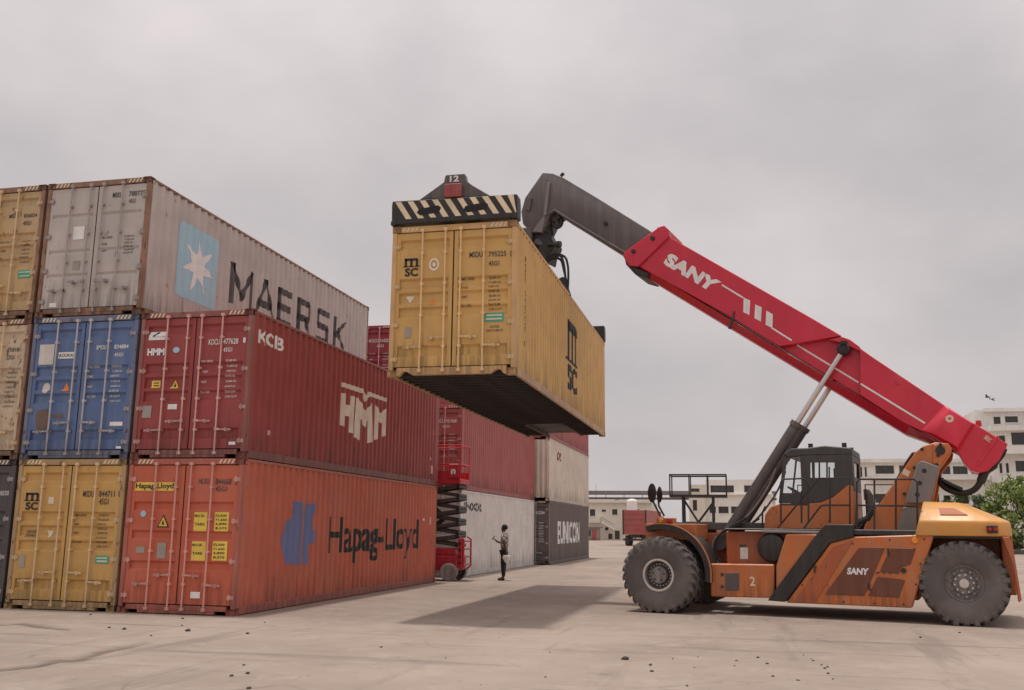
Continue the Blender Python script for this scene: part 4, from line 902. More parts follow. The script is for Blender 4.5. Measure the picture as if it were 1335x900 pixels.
# railings and stair rails
def rail(name, pts, w, r=.018):
    MB().tube([V3(*q, w) for q in pts], r, 8).build(name, MK, RSK)
for w in (1.36,):
    rail('handrail', [(1018, 682), (1018, 629), (1020, 625), (1046, 624), (1051, 627), (1054, 634), (1054, 682)], w); rail('handrail', [(1011, 692), (1064, 628), (1068, 624), (1108, 623), (1108, 684)], w); rail('handrail', [(1027, 717), (1069, 661), (1073, 659), (1108, 659)], w)
    for x in (1045, 1082): rail('rail_post', [(x, 682), (x, 640 if x == 1045 else 624)], w)
    rail('rail_bar', [(1018, 658), (1054, 658)], w)
    rail('handrail', [(1117, 692), (1117, 629), (1120, 625), (1192, 625), (1196, 629), (1196, 692)], w); rail('rail_bar', [(1117, 659), (1196, 660)], w)
    for x in (1140, 1168): rail('rail_post', [(x, 692), (x, 625)], w)
    rail('rail_bar', [(994, 690), (994, 668), (998, 660)], .85)
for x0, x1 in ((3.3, 1.95), (1.85, .7)):
    MB().tube([(x0, -1.36, 1.70), (x0, -1.36, 2.68), (x1, -1.36, 2.68), (x1, -1.36, 1.70)], .018, 8).build('handrail', MK, RSK); MB().tube([(x0, -1.36, 2.18), (x1, -1.36, 2.18)], .018, 8).build('rail_bar', MK, RSK)
s = MB(); s.prism(MP([(1110, 692), (1200, 694), (1200, 698), (1110, 697)], 1.45), 1.405, 1.47); s.build('toe_board', MK, RSK)
s = MB(); s.tube([V3(994, 693, 1.42), V3(1078, 695, 1.42)], .03, 8); s.build('deck_tube', MGL, RSK)

# spreader hanging from the boom head, gripping the container
rz = math.pi-RA; ML = Matrix.Translation(RO) @ Matrix.Rotation(rz, 4, 'Z')
lp = ML.inverted() @ Vector((SX, .05+CL/2, SZ+H))
s = MB(); s.box(-.55, .55, -3.0, 3.0, .13, .52); s.box(-.30, .30, -1.0, 1.0, .52, .70)
SPR = s.build('spreader', MG, RSK, .02, loc=lp, rot=(0, 0, -rz))
for sg in (-1, 1):
    s = MB(); a_, b_ = sorted((sg*3.0, sg*5.86)); s.box(-.42, -.10, a_, b_, .18, .46); s.box(.10, .42, a_, b_, .18, .46); s.build('telescopic_beam', MK, SPR, .01)
    y0, y1 = sorted((sg*5.86, sg*6.16))
    eb = MB().prism([(-1.22, .035), (1.24, .035), (1.24, .30), (1.23, .48), (-1.22, .50), (-1.23, .40)], y0, y1).build('end_beam', MK, SPR, .012)
    y0, y1 = sorted((sg*5.92, sg*6.10))
    MB().prism([(-.70, .52), (-.22, .84), (-.19, .98), (.19, .98), (.22, .84), (.34, .74), (.70, .505)], y0, y1).build('end_tower', MG, SPR, .012)
    for sx in (-1, 1):
        for q in (0, 1): pass
        MB().tube([(sx*(CW/2-.087), sg*(CL/2-.087), -.05), (sx*(CW/2-.087), sg*(CL/2-.087), .10)], .05, 10).build('twist_lock', STEEL, SPR)
        s = MB(); a_, b_ = sorted((sx*1.13, sx*1.235)); y0, y1 = sorted((sg*5.9, sg*6.17)); s.box(a_, b_, y0, y1, .02, .10); s.build('corner_guide', MK, SPR, .006)
    st_ = []
    for i in range(10):
        x = -1.16+i*.245
        st_.append(P((x, .475), (x+.115, .475), (min(1.22, x+.34), .125), (min(1.20, x+.225), .125)))
    for q in st_: print_on('hazard_stripe', [q], HAZ, SPR, lambda u, v: (u, sg*6.1605, v))
    for x in (-.30, .62):
        pl = [(x-.42, .24), (x-.38, .31), (x, .36), (x+.06, .31), (x+.02, .22), (x-.35, .18)]
        MB().prism(pl, sg*6.155, sg*6.165).build('lifting_slot', SEAL, SPR)
    s = MB(); y0, y1 = sorted((sg*6.10, sg*6.2)); s.box(-.18, .16, y0, y1, .50, .76); s.build('red_box', paint('box_dull_red', (.30, .06, .055)), SPR, .01)
print_on('lettering', [T('12', -.10, .83, .08, .95, .03)], WHITE, SPR, lambda u, v: (u, -6.104, v))
# rotator and its yoke
s = MB(); s.lathe([(0, .70), (.42, .70), (.45, .74), (.45, .86), (.36, .90), (.32, 1.12), (0, 1.14)], n=32, axis='z'); s.build('rotator', MK, SPR)
s = MB(); s.bar((0, 0, 1.12), (0, 0, 1.78), .5, .42); s.build('yoke', MG, SPR, .03)
for q in (((.30, -.35, .9), (.62, -.55, .95)), ((.30, -.35, 1.1), (.50, -.6, 1.25))): MB().tube([q[0], q[1]], [.06, .10], 10).build('hydraulic_motor', MK, SPR)
bh = lambda *p_: MB().tube(smooth_path([V3(*q, .2) for q in p_]), .03, 8).build('hydraulic_hose', HOSE, RSK)
bh((722, 278), (727, 283), (729, 290), (726, 296), (721, 293), (719, 286), (724, 279)); bh((718, 276), (724, 284), (731, 288), (733, 283)); bh((716, 296), (718, 305), (717, 314), (711, 318)); bh((709, 283), (708, 297), (700, 306))
bh((716, 335), (724, 331), (736, 335), (740, 345), (741, 360), (740, 378), (738, 386)); bh((714, 341), (722, 337), (731, 339), (735, 352), (739, 372), (738, 386)); bh((715, 338), (728, 333), (734, 340), (737, 360), (738, 384)); MB().prism(MP([(688, 300), (711, 300), (715, 308), (723, 318), (720, 326), (716, 332), (714, 343), (696, 334)], .24), -.30, .24).build('swing_frame', MK, RSK, .03)
MB().prism(MP([(693, 302), (709, 280), (711, 281), (706, 303)], .38), .16, .37).build('head_gusset', MGL, RSK, .01)
MB().tube([V3(714, 319, .26), V3(722, 319, .26), V3(727, 319, .26), V3(731, 319, .26)], [.045, .045, .09, .085], 12).build('damper', MK, RSK)
rg = [(.11*math.cos(i*math.pi/8), 0, .13*math.sin(i*math.pi/8)) for i in range(17)]; x, z = mp(727, 290, .2); MB().tube([(x+a_, .2, z+c_) for a_, b_, c_ in rg], .05, 8).build('lifting_eye', MK, RSK)
MB().bar(V3(722, 277, .2), V3(727, 288, .2), .16, .2).build('lug', MK, RSK); MB().bar(V3(718, 277, .1), V3(720, 306, .1), .07, .07).build('head_link', MK, RSK)
MB().bar((.5, .0, .30), (1.12, .0, .22), .14, .12).build('valve_bracket', MK, SPR)
s = MB().bar(V3(730, 364, .2), V3(738, 388, .2), .16, .25).build('valve_block', MK, RSK, .02)

# ------------------------------------------------------------------ scissor lift in the gap
LRD = paint('lift_red', (.50, .025, .045), rust=.1, dirt=.15, rough=.4); LGR = paint('lift_arm_grey', (.075, .068, .066), dirt=.35, dirtcol=(.15, .13, .12))
LF = thing('scissor_lift', 'red scissor lift with raised platform between the container stacks', 'scissor lift', (-.55, 13.35, 0), 0)
s = MB(); s.box(-1.15, 1.05, -.52, .52, .32, .78); s.box(-1.1, .95, -.46, .46, .78, 1.0); base_ = s.build('base', LRD, LF, .03)
for sx in (-.8, .8):
    for sy in (-1, 1):
        w_ = MB().lathe([(.24, -.1), (.27, -.08), (.28, 0), (.27, .08), (.24, .1), (.16, .1), (.15, .06), (0, .05)] if sy > 0 else [(.24, .1), (.27, .08), (.28, 0), (.27, -.08), (.24, -.1), (.16, -.1), (.15, -.06), (0, -.05)], (sx, sy*.56, .28), 24).build('wheel', paint('lift_tyre_grey', (.30, .27, .25), dirt=.4), LF)
LV = 5; zb, zt = 1.04, 2.98; hh = (zt-zb)/LV
for i in range(LV):
    za, zc = zb+i*hh+.05, zb+(i+1)*hh-.05
    for sy in (-.40, .40):
        MB().bar((-1.0, sy, za), (1.0, sy, zc), .06, .11).build('scissor_arm', LGR, LF); MB().bar((-1.0, sy*.8, zc), (1.0, sy*.8, za), .06, .11).build('scissor_arm', LGR, LF)
    for x in (-1.0, 1.0):
        for z in (za, zc): MB().tube([(x, -.44, z), (x, .44, z)], .06, 10).build('cross_tube', MK, LF)
MB().tube([(-.5, 0, 1.1), (.4, 0, 1.9)], .08, 12).build('lift_ram', LGR, LF); MB().tube([(.5, 0, 1.9), (-.3, 0, 2.6)], .08, 12).build('lift_ram', LGR, LF)
s = MB(); s.box(-1.15, 1.10, -.55, .55, 3.0, 3.16); pf = s.build('platform', LRD, LF, .02)
for (x0, x1, y) in ((-1.13, 1.08, -.53), (-1.13, 1.08, .53)):
    for z in (3.62, 4.22): MB().tube([(x0, y, z), (x1, y, z)], .022, 8).build('guard_rail', LRD, pf)
    for x in (-1.13, -.4, .35, 1.08): MB().tube([(x, y, 3.16), (x, y, 4.22)], .022, 8).build('rail_post', LRD, pf)
    s = MB(); s.box(x0, x1, y-.012, y+.012, 3.16, 3.40); s.build('toe_plate', LRD, pf)
for x in (-1.13, 1.08):
    for z in (3.62, 4.22): MB().tube([(x, -.53, z), (x, .53, z)], .022, 8).build('guard_rail', LRD, pf)
s = MB(); s.box(.72, 1.06, -.60, -.545, 3.18, 3.62); s.build('control_box', LRD, pf, .02); print_on('lettering', [T('n', .80, 3.30, .96, 3.46, .05)], WHITE, LF, lambda u, v: (u, -.602, v))
for y in (-.42, .42): MB().tube([(1.10, y, .35), (1.22, y, .45), (1.22, y, 1.28), (1.10, y, 1.35)], .03, 8).build('ladder_rail', LRD, LF)
for i in range(4): MB().tube([(1.22, -.42, .5+i*.24), (1.22, .42, .5+i*.24)], .025, 8).build('ladder_rung', LRD, LF)
s = MB(); s.box(1.05, 1.19, -.50, -.30, .40, 1.30); s.build('control_panel', LRD, LF, .02)
for i in range(4): MB().lathe([(0, -.01), (.05, -.01), (.05, .01), (0, .01)], (1.12, -.512, .55+i*.2), 10).build('panel_hole', MK, LF)

# ------------------------------------------------------------------ person (faces -x; built facing +x, then turned)
def skin_mesh(name, nodes, edges, sub=2):
    me = bpy.data.meshes.new(name); me.from_pydata([n_[0] for n_ in nodes], edges, []); o = bpy.data.objects.new(name, me); COL.objects.link(o)
    mo = o.modifiers.new('skin', 'SKIN'); mo.use_smooth_shade = True
    for i, n_ in enumerate(nodes):
        r = n_[1]; r = r if isinstance(r, tuple) else (r, r); me.skin_vertices[0].data[i].radius = r; me.skin_vertices[0].data[i].use_root = (i == 0)
    o.modifiers.new('sub', 'SUBSURF').levels = sub; o.modifiers['sub'].render_levels = sub
    bpy.context.view_layer.update()
    res = bpy.data.meshes.new_from_object(o.evaluated_get(bpy.context.evaluated_depsgraph_get())); bpy.data.objects.remove(o); res.name = name
    res.materials.clear(); return res
SKIN = mat('skin', (.11, .055, .035), .5, var=.1); PLAID = bpy.data.materials.new('plaid_cloth'); PLAID.use_nodes = True
t = PLAID.node_tree; n = t.nodes; l = t.links; b = n['Principled BSDF']; b.inputs['Roughness'].default_value = .9
tc = n.new('ShaderNodeTexCoord'); ck = n.new('ShaderNodeTexChecker'); ck.inputs['Scale'].default_value = 14; ck.inputs['Color1'].default_value = (.16, .14, .14, 1); ck.inputs['Color2'].default_value = (.45, .41, .38, 1)
l.new(tc.outputs['Object'], ck.inputs['Vector']); l.new(ck.outputs[0], b.inputs['Base Color'])
TROU = mat('dark_trousers', (.018, .017, .018), .85); SHOE = mat('dark_shoe', (.03, .025, .022), .6); HAIR = mat('black_hair', (.008, .007, .007), .7)
PE = thing('person', 'person in checked shirt and dark trousers, one forearm raised, standing by the off-white container', 'person', (1.71, 14.05, 0), math.pi)
nodes = [((0, 0, .96), (.13, .10)), ((.0, 0, 1.12), (.125, .09)), ((.0, 0, 1.30), (.15, .10)), ((-.01, 0, 1.43), (.09, .07)), ((.01, 0, 1.50), .052), ((.03, 0, 1.565), (.07, .075)), ((.02, 0, 1.645), (.078, .092)), ((.01, 0, 1.70), (.065, .07)),
         ((.0, .17, 1.40), .055), ((.0, -.17, 1.40), .055),
         # left arm (near the camera) hanging a little behind
         ((-.06, .21, 1.13), .043), ((-.12, .22, .90), .033), ((-.14, .22, .83), (.02, .035)),
         # right arm raised in front
         ((.03, -.22, 1.14), .043), ((.26, -.17, 1.20), .034), ((.33, -.15, 1.25), (.03, .022)),
         # legs
         ((0, .09, .88), .085), ((.02, .10, .50), .058), ((-.01, .10, .10), .04), ((0, -.09, .88), .085), ((.03, -.11, .50), .058), ((.05, -.11, .10), .04),
         ((.12, .11, .035), .035), ((.18, -.12, .035), .035), ((.105, 0, 1.60), .016), ((.02, .09, 1.62), .012), ((.02, -.09, 1.62), .012)]
edges = [(0, 1), (1, 2), (2, 3), (3, 4), (4, 5), (5, 6), (6, 7), (3, 8), (3, 9), (8, 10), (10, 11), (11, 12), (9, 13), (13, 14), (14, 15), (0, 16), (16, 17), (17, 18), (0, 19), (19, 20), (20, 21), (18, 22), (21, 23), (6, 24), (6, 25), (6, 26)]
def fingers(root, d, side, thumb, L_=.075):
    i0 = root
    base = Vector(nodes[i0][0]); d = Vector(d).normalized(); side = Vector(side).normalized()
    for k, (o, ln) in enumerate(((-.03, .85), (-.01, 1), (.01, .95), (.03, .75))):
        nodes.append((tuple(base+side*o+d*.045), .010)); a_ = len(nodes)-1; nodes.append((tuple(base+side*o*1.1+d*(.045+L_*.55*ln)), .0085)); nodes.append((tuple(base+side*o+d*(.045+L_*.8*ln)+Vector(thumb)*.03), .008)); edges.extend([(i0, a_), (a_, a_+1), (a_+1, a_+2)])
    nodes.append((tuple(base+side*.04+Vector(thumb)*.02), .011)); nodes.append((tuple(base+side*.06+d*.03+Vector(thumb)*.03), .009)); a_ = len(nodes)-2; edges.extend([(i0, a_), (a_, a_+1)])
fingers(12, (-.1, 0, -1), (1, 0, 0), (.2, -1, 0)); fingers(15, (.8, .1, .6), (0, 1, 0), (-.5, 0, .8))
inst(skin_mesh('body', nodes, edges), 'body', SKIN, PE)
inst(skin_mesh('shirt', [((0, 0, .95), (.135, .155)), ((.0, 0, 1.12), (.135, .15)), ((.0, 0, 1.30), (.14, .175)), ((-.01, 0, 1.44), (.085, .12)), ((0, .19, 1.39), .075), ((-.035, .22, 1.20), .066), ((0, -.19, 1.39), .075), ((.02, -.225, 1.20), .066)], [(0, 1), (1, 2), (2, 3), (3, 4), (4, 5), (3, 6), (6, 7)]), 'shirt', PLAID, PE)
inst(skin_mesh('trousers', [((0, 0, .98), (.13, .15)), ((0, .09, .86), .105), ((.02, .10, .50), .078), ((-.01, .10, .10), .062), ((0, -.09, .86), .105), ((.03, -.11, .50), .078), ((.05, -.11, .10), .062)], [(0, 1), (1, 2), (2, 3), (0, 4), (4, 5), (5, 6)]), 'trousers', TROU, PE)
for q in ((-.01, .10), (.05, -.11)): inst(skin_mesh('shoe', [((q[0]-.04, q[1], .05), (.045, .048)), ((q[0]+.08, q[1], .042), (.042, .045)), ((q[0]+.19, q[1], .035), (.035, .04))], [(0, 1), (1, 2)]), 'shoe', SHOE, PE)
hm = MB(); hm.lathe([(0, .108), (.05, .10), (.085, .07), (.10, .03), (.102, 0), (.095, -.04)], (0, 0, 0), 20, axis='z'); hm.build('hair', HAIR, PE, loc=(.0, 0, 1.655), rot=(0, -.25, 0))
cl_ = MB(); cl_.lathe([(.06, 0), (.085, .02), (.075, .055)], (-.005, 0, 1.475), 16, axis='z'); cl_.build('collar', WHITE, PE)
ph = MB(); ph.box(-.008, .008, -.038, .038, -.075, .075); tag(ph.build('phone', MK, bevel=.004, loc=(1.71-.40, 14.05+.15, 1.335), rot=(0, .6, 0)), 'dark phone held up in front of the person', 'phone')
bg_ = MB()
for i in range(9):
    a_ = i/8; bg_.v += [(.10*math.cos(k*math.pi/5)*(.35+.9*math.sin(math.pi*min(1, .25+a_*.75)))*(1+.12*math.sin(k*2.3+i)), .055*math.sin(k*math.pi/5)*(.35+.9*math.sin(math.pi*min(1, .25+a_*.75))), -.24*a_) for k in range(10)]
bg_.f = [(i*10+k, i*10+(k+1) % 10, (i+1)*10+(k+1) % 10, (i+1)*10+k) for i in range(8) for k in range(10)]+[tuple(range(10)), tuple(range(80, 90))]
tag(bg_.build('cloth_bundle', WHITE, smooth=60, loc=(1.71+.13, 14.05-.235, .80)), 'crumpled white cloth hanging from the hand of the person', 'cloth')

# ------------------------------------------------------------------ steel work platform behind the machine
SP = thing('steel_platform', 'black steel platform with railings on braced legs, behind the machine', 'platform', (7.15, 32.8, 0))
s = MB(); s.box(-1.39, 1.40, -.8, .8, 3.24, 3.36); s.build('deck', MK, SP)
for sx in (-.74, .71):
    for sy in (-.7, .7): MB().bar((sx, sy, 0), (sx, sy, 3.24), .11).build('leg', MK, SP)
for sy in (-.7, .7):
    MB().bar((-.74, sy, 3.15), (-.05, sy, 2.05), .06).build('brace', MK, SP); MB().bar((.71, sy, 3.0), (-.02, sy, 2.05), .06).build('brace', MK, SP); MB().bar((-.74, sy, 2.02), (.71, sy, 2.02), .06).build('brace', MK, SP)
for sy in (-.78, .78):
    MB().bar((-1.39, sy, 4.33), (1.40, sy, 4.33), .07).build('top_rail', MK, SP)
    for x in (-1.36, -.42, .46, 1.37): MB().bar((x, sy, 3.36), (x, sy, 4.30), .06).build('rail_post', MK, SP)
for x in (-1.36, 1.37): MB().bar((x, -.74, 4.33), (x, .74, 4.33), .06).build('top_rail', MK, SP)

# ------------------------------------------------------------------ lorry far off with a red box
TX, TY = hz(825, 712)
TK = thing('lorry', 'red box lorry parked beyond the front wheel of the machine', 'lorry', (TX+.2, TY, 0), math.radians(-5))
s = MB(); s.box(-1.2, 1.2, .0, 9, 1.1, 3.55); bxo = s.build('cargo_box', RED2, TK, .03)
for z in (1.55, 2.1, 2.65, 3.15): s = MB(); s.box(-1.1, 1.1, -.05, -.002, z-.05, z+.05); s.build('door_rib', RED2, bxo)
for x in (-1.16, 1.16): s = MB(); s.box(x-.06, x+.06, -.07, -.002, 1.1, 3.55); s.build('door_post', MK, bxo)
s = MB(); s.box(-.5, .5, .1, 11.5, .8, 1.09); s.build('chassis', MK, TK); s = MB(); s.box(-1.15, 1.15, -.1, .05, .52, .70); s.build('bumper', MK, TK)
for sx in (-.9, .9): MB().bar((sx, 0, .68), (sx*.5, .3, 1.0), .08).build('bumper_arm', MK, TK)
for y in (1.4, 2.7, 10.3):
    for sx in (-1, 1): MB().lathe([(0, -.2), (.25, -.2), (.48, -.2), (.52, -.14), (.52, .14), (.48, .2), (.25, .2), (0, .2)], (sx*.98, y, .52), 20, axis='x').build('wheel', TYRE, TK)
s = MB(); s.prism([(9.3, .7), (11.6, .7), (11.6, 1.9), (11.2, 3.0), (9.3, 3.1)], -1.15, 1.15, lambda u, v, t_: (t_, u, v)); s.build('cab', paint('lorry_cab_dark', (.06, .05, .06)), TK, .05)

# ------------------------------------------------------------------ buildings
def facade(mb, x0, x1, z0, z1, holes, y, th=.3):
    xs = sorted({x0, x1, *[h[0] for h in holes], *[h[1] for h in holes]}); zs = sorted({z0, z1, *[h[2] for h in holes], *[h[3] for h in holes]})
    xs = [x for x in xs if x0 <= x <= x1]; zs = [z for z in zs if z0 <= z <= z1]
    for i in range(len(xs)-1):
        run = None
        for j in range(len(zs)-1):
            cx, cz = (xs[i]+xs[i+1])/2, (zs[j]+zs[j+1])/2
            op = any(h[0] < cx < h[1] and h[2] < cz < h[3] for h in holes)
            if op:
                if run is not None: mb.box(xs[i], xs[i+1], y, y+th, run, zs[j]); run = None
            elif run is None: run = zs[j]
        if run is not None: mb.box(xs[i], xs[i+1], y, y+th, run, zs[-1])
PLA = mat('white_plaster', (.82, .79, .74), .85, var=.08, scale=.6, dirt=.3, dirtcol=(.5, .46, .41)); PLB = mat('cream_plaster', (.70, .65, .56), .85, var=.08, scale=.6, dirt=.3, dirtcol=(.48, .43, .36))
WIN = mat('dark_pane', (.035, .035, .038), .15, spec=.6); FRM = mat('window_frame_brown', (.13, .10, .085), .6); ROOFG = mat('grey_roof_sheet', (.20, .18, .185), .6, dirt=.3)
def building(name, label, Y, px0, px1, ptop, wins, material, depth=9, slabs=(), zb=0, parapet=.0, top=None):
    x0, _ = hy(px0, 690, Y); x1, _ = hy(px1, 690, Y); zt = top or hy((px0+px1)/2, ptop, Y)[1]
    cxm = (x0+x1)/2; t_ = thing(name, label, 'building', (cxm, Y, 0))
    holes = []
    for w_ in wins:
        a, zz1 = hy(w_[0], w_[2], Y); b_, zz0 = hy(w_[1], w_[3], Y); holes.append((round(a-cxm, 3), round(b_-cxm, 3), round(zz0, 3), round(zz1, 3)))
    s = MB(); facade(s, x0-cxm, x1-cxm, zb, zt, holes, 0); s.box(x0-cxm, x0-cxm+.3, .302, depth, zb, zt); s.box(x1-cxm-.3, x1-cxm, .302, depth, zb, zt); s.box(x0-cxm+.302, x1-cxm-.302, depth-.3, depth, zb, zt)
    s.build('wall', material, t_, smooth=0)
    s = MB(); s.box(x0-cxm+.05, x1-cxm-.05, .1, depth-.05, zt-.25, zt-.05); s.build('roof', ROOFG, t_)
    for (a, b_, c_, d_) in holes:
        s = MB(); s.box(a, b_, .2, .23, c_, d_); wo = s.build('window', WIN, t_, smooth=0)
        f = .07
        s = MB(); s.box(a, a+f, .12, .198, c_, d_); s.box(b_-f, b_, .12, .198, c_, d_); s.box(a+f, b_-f, .12, .198, d_-f, d_); s.box(a+f, b_-f, .12, .198, c_, c_+f); s.build('frame', FRM, wo, smooth=0)
        nm = max(0, int((b_-a)/.9))
        for k in range(nm): xx = a+(b_-a)*(k+1)/(nm+1); s = MB(); s.box(xx-.03, xx+.03, .14, .198, c_+f, d_-f); s.build('mullion', FRM, wo, smooth=0)
        s = MB(); s.box(a-.08, b_+.08, -.08, .1, c_-.1, c_-.002); s.build('sill', material, wo, smooth=0)
    for (pa, pb, py0, py1, out_) in slabs:
        a, zz1 = hy(pa, py0, Y); b_, zz0 = hy(pb, py1, Y); s = MB(); s.box(a-cxm, b_-cxm, -out_, -.002, zz0, zz1); s.build('balcony', material, t_, smooth=0)
    return t_, cxm, x0, x1, zt
YH = 128
hs_ = building('white_house', 'low cream house with small square windows and an outside stair', YH, 735, 850, 655, [(769, 776, 664, 673), (784.5, 790, 664.5, 667.5), (798, 805, 664, 671.5), (813, 818, 664.5, 669), (828, 834, 664, 671), (793, 798.5, 696, 703.2), (801.5, 808, 692, 703.5)], PLB, 10, slabs=[(735, 850, 652, 656, .5), (768, 783, 675.5, 682, 1.4)])
t_, cxm = hs_[0], hs_[1]
a, z = hy(785, 681, YH); b_, z2_ = hy(803, 691, YH)
MB().bar((a-cxm, -.8, z), (b_-cxm, -.8, z2_), .9, .18).build('stair', PLB, t_); MB().bar((a-cxm, -1.25, z+.7), (b_-cxm, -1.25, z2_+.7), .06).build('stair_rail', FRM, t_)
MB().lathe([(0, 0), (.25, 0), (.25, .05), (0, .05)], (hy(791, 689.5, YH)[0]-cxm, -.06, hy(791, 689.5, YH)[1]), 14).build('round_window', WIN, t_)
a, z = hy(824, 669, YH-3); tk = thing('water_tank', 'white upright water tank on a stand beside the cream house', 'water tank', (a, YH-3, 0))
MB().lathe([(0, z), (.75, z), (.75, z+1.7), (.6, z+1.95), (0, z+2.05)], n=24, axis='z').build('drum', PLA, tk)
for i in range(4): MB().bar((.55*math.cos(i*1.571+.78), .55*math.sin(i*1.571+.78), 0), (.55*math.cos(i*1.571+.78), .55*math.sin(i*1.571+.78), z), .12).build('leg', FRM, tk)
a, z = hy(771, 684, YH-6); ks = thing('kiosk', 'small grey kiosk with a flat roof in front of the cream house', 'kiosk', (a, YH-6, 0)); s = MB(); s.box(-1.0, 1.0, 0, 2, 0, 1.75); s.build('wall', paint('kiosk_grey', (.33, .26, .24), dirt=.5), ks); s = MB(); s.box(-1.3, 1.3, -.3, 2.2, 1.752, 1.92); s.build('roof', ROOFG, ks)
s = MB(); s.box(-.6, -.1, -.04, -.002, .6, 1.4); s.build('window', WIN, ks); s = MB(); s.box(.1, .75, -.04, -.002, .05, 1.5); s.build('door', RED2, ks)
a, z = hy(777, 650, YH+1); an_ = thing('roof_mast', 'thin lattice mast with a floodlight standing on the cream house roof', 'mast', (a, YH+1, hs_[4]-.1)); MB().tube([(0, 0, 0), (0, 0, 2.9)], [.05, .02], 6).build('pole', FRM, an_); s = MB(); s.box(-1.0, .9, -.2, .2, .55, .75); s.build('lamp_head', FRM, an_); s = MB(); s.box(-.5, .5, -.15, .15, .15, .45); s.build('lamp_body', PLA, an_)
# long covered footbridge
YB = 150; xa, zt_ = hy(720, 640, YB); xb, _ = hy(1012, 641, YB); zl_ = hy(860, 651.5, YB)[1]; zt_ = hy(860, 640.5, YB)[1]
FB = thing('footbridge', 'long grey covered footbridge running behind the cream house', 'footbridge', ((xa+xb)/2, YB, 0)); hw = (xb-xa)/2
s = MB(); s.box(-hw, hw, -1.2, 1.2, zt_-.62, zt_); s.build('roof', ROOFG, FB); s = MB(); s.box(-hw, hw, -1.2, 1.2, zl_, zl_+.32); s.build('deck', FRM, FB)
for i in range(13): s = MB(); x = -hw+.2+i*(2*hw-.4)/12; s.box(x-.05, x+.05, -1.15, -1.05, zl_+.32, zt_-.62); s.build('post', ROOFG, FB)
for x in (-hw+.5, -hw*.4, hw*.36, hw-.5): s = MB(); s.box(x-.3, x+.3, -.4, .4, 0, zl_); s.build('pier', PLA, FB)
building('office_block', 'pale office block with a band of windows behind the steel platform', 112, 921, 1008, 625.5, [(926, 957, 633, 642.5), (925, 933.5, 660.5, 669), (936.5, 950, 660.5, 669.5), (953, 966, 660.5, 669.5), (972, 984, 660.5, 669.5), (970, 990, 633, 642)], PLA, 10, slabs=[(921, 1008, 644, 646, .4)])
building('low_annex', 'small cream annex joined to the pale office block', 110.5, 899, 920.6, 632, [(901, 912, 637, 641.5), (903, 909, 652, 666)], PLB, 8)
building('apartment_building', 'white apartment wing with long window bands behind the boom pedestal', 85, 1113, 1288, 600, [(1121, 1124.5, 609, 622), (1127, 1130.5, 609, 622), (1141, 1166, 607, 618), (1172, 1196, 607, 618), (1204, 1224, 607, 618), (1228, 1239.5, 608, 618.5), (1242, 1262, 608, 618.5), (1266, 1284, 608, 618.5), (1125.5, 1132, 638, 652), (1141, 1160, 644, 656), (1170, 1190, 644, 656), (1204, 1225, 644, 656), (1230, 1240, 646, 657), (1246, 1264, 646, 657), (1268, 1282, 646, 657)], PLA, 11, slabs=[(1112, 1288, 599, 603, .5), (1135, 1288, 621, 626, .9)])
building('apartment_block', 'tall white apartment block with a roof room and dark window bands by the trees', 86, 1289, 1450, 557, [(1302, 1311, 568, 578), (1318, 1350, 564, 580), (1302.5, 1307.5, 604, 617), (1311, 1316, 604, 617), (1323.5, 1350, 601, 615), (1300, 1312, 644, 657), (1320, 1345, 644, 657), (1365, 1390, 564, 580), (1365, 1390, 601, 615), (1400, 1430, 564, 580), (1400, 1430, 601, 615)], PLA, 12, slabs=[(1288, 1451, 556, 561, .8), (1289, 1451, 583, 592, 1.1), (1289, 1451, 621, 630, 1.1)])
rt = building('roof_room', 'white stair room with two windows on the apartment block roof', 89, 1283, 1400, 534, [(1295, 1305, 543.5, 553), (1310, 1327.5, 543, 551), (1345, 1360, 543, 551)], PLA, 7, zb=hy(1310, 557, 89)[1]-.6, slabs=[(1281, 1401, 533, 536, .5)])

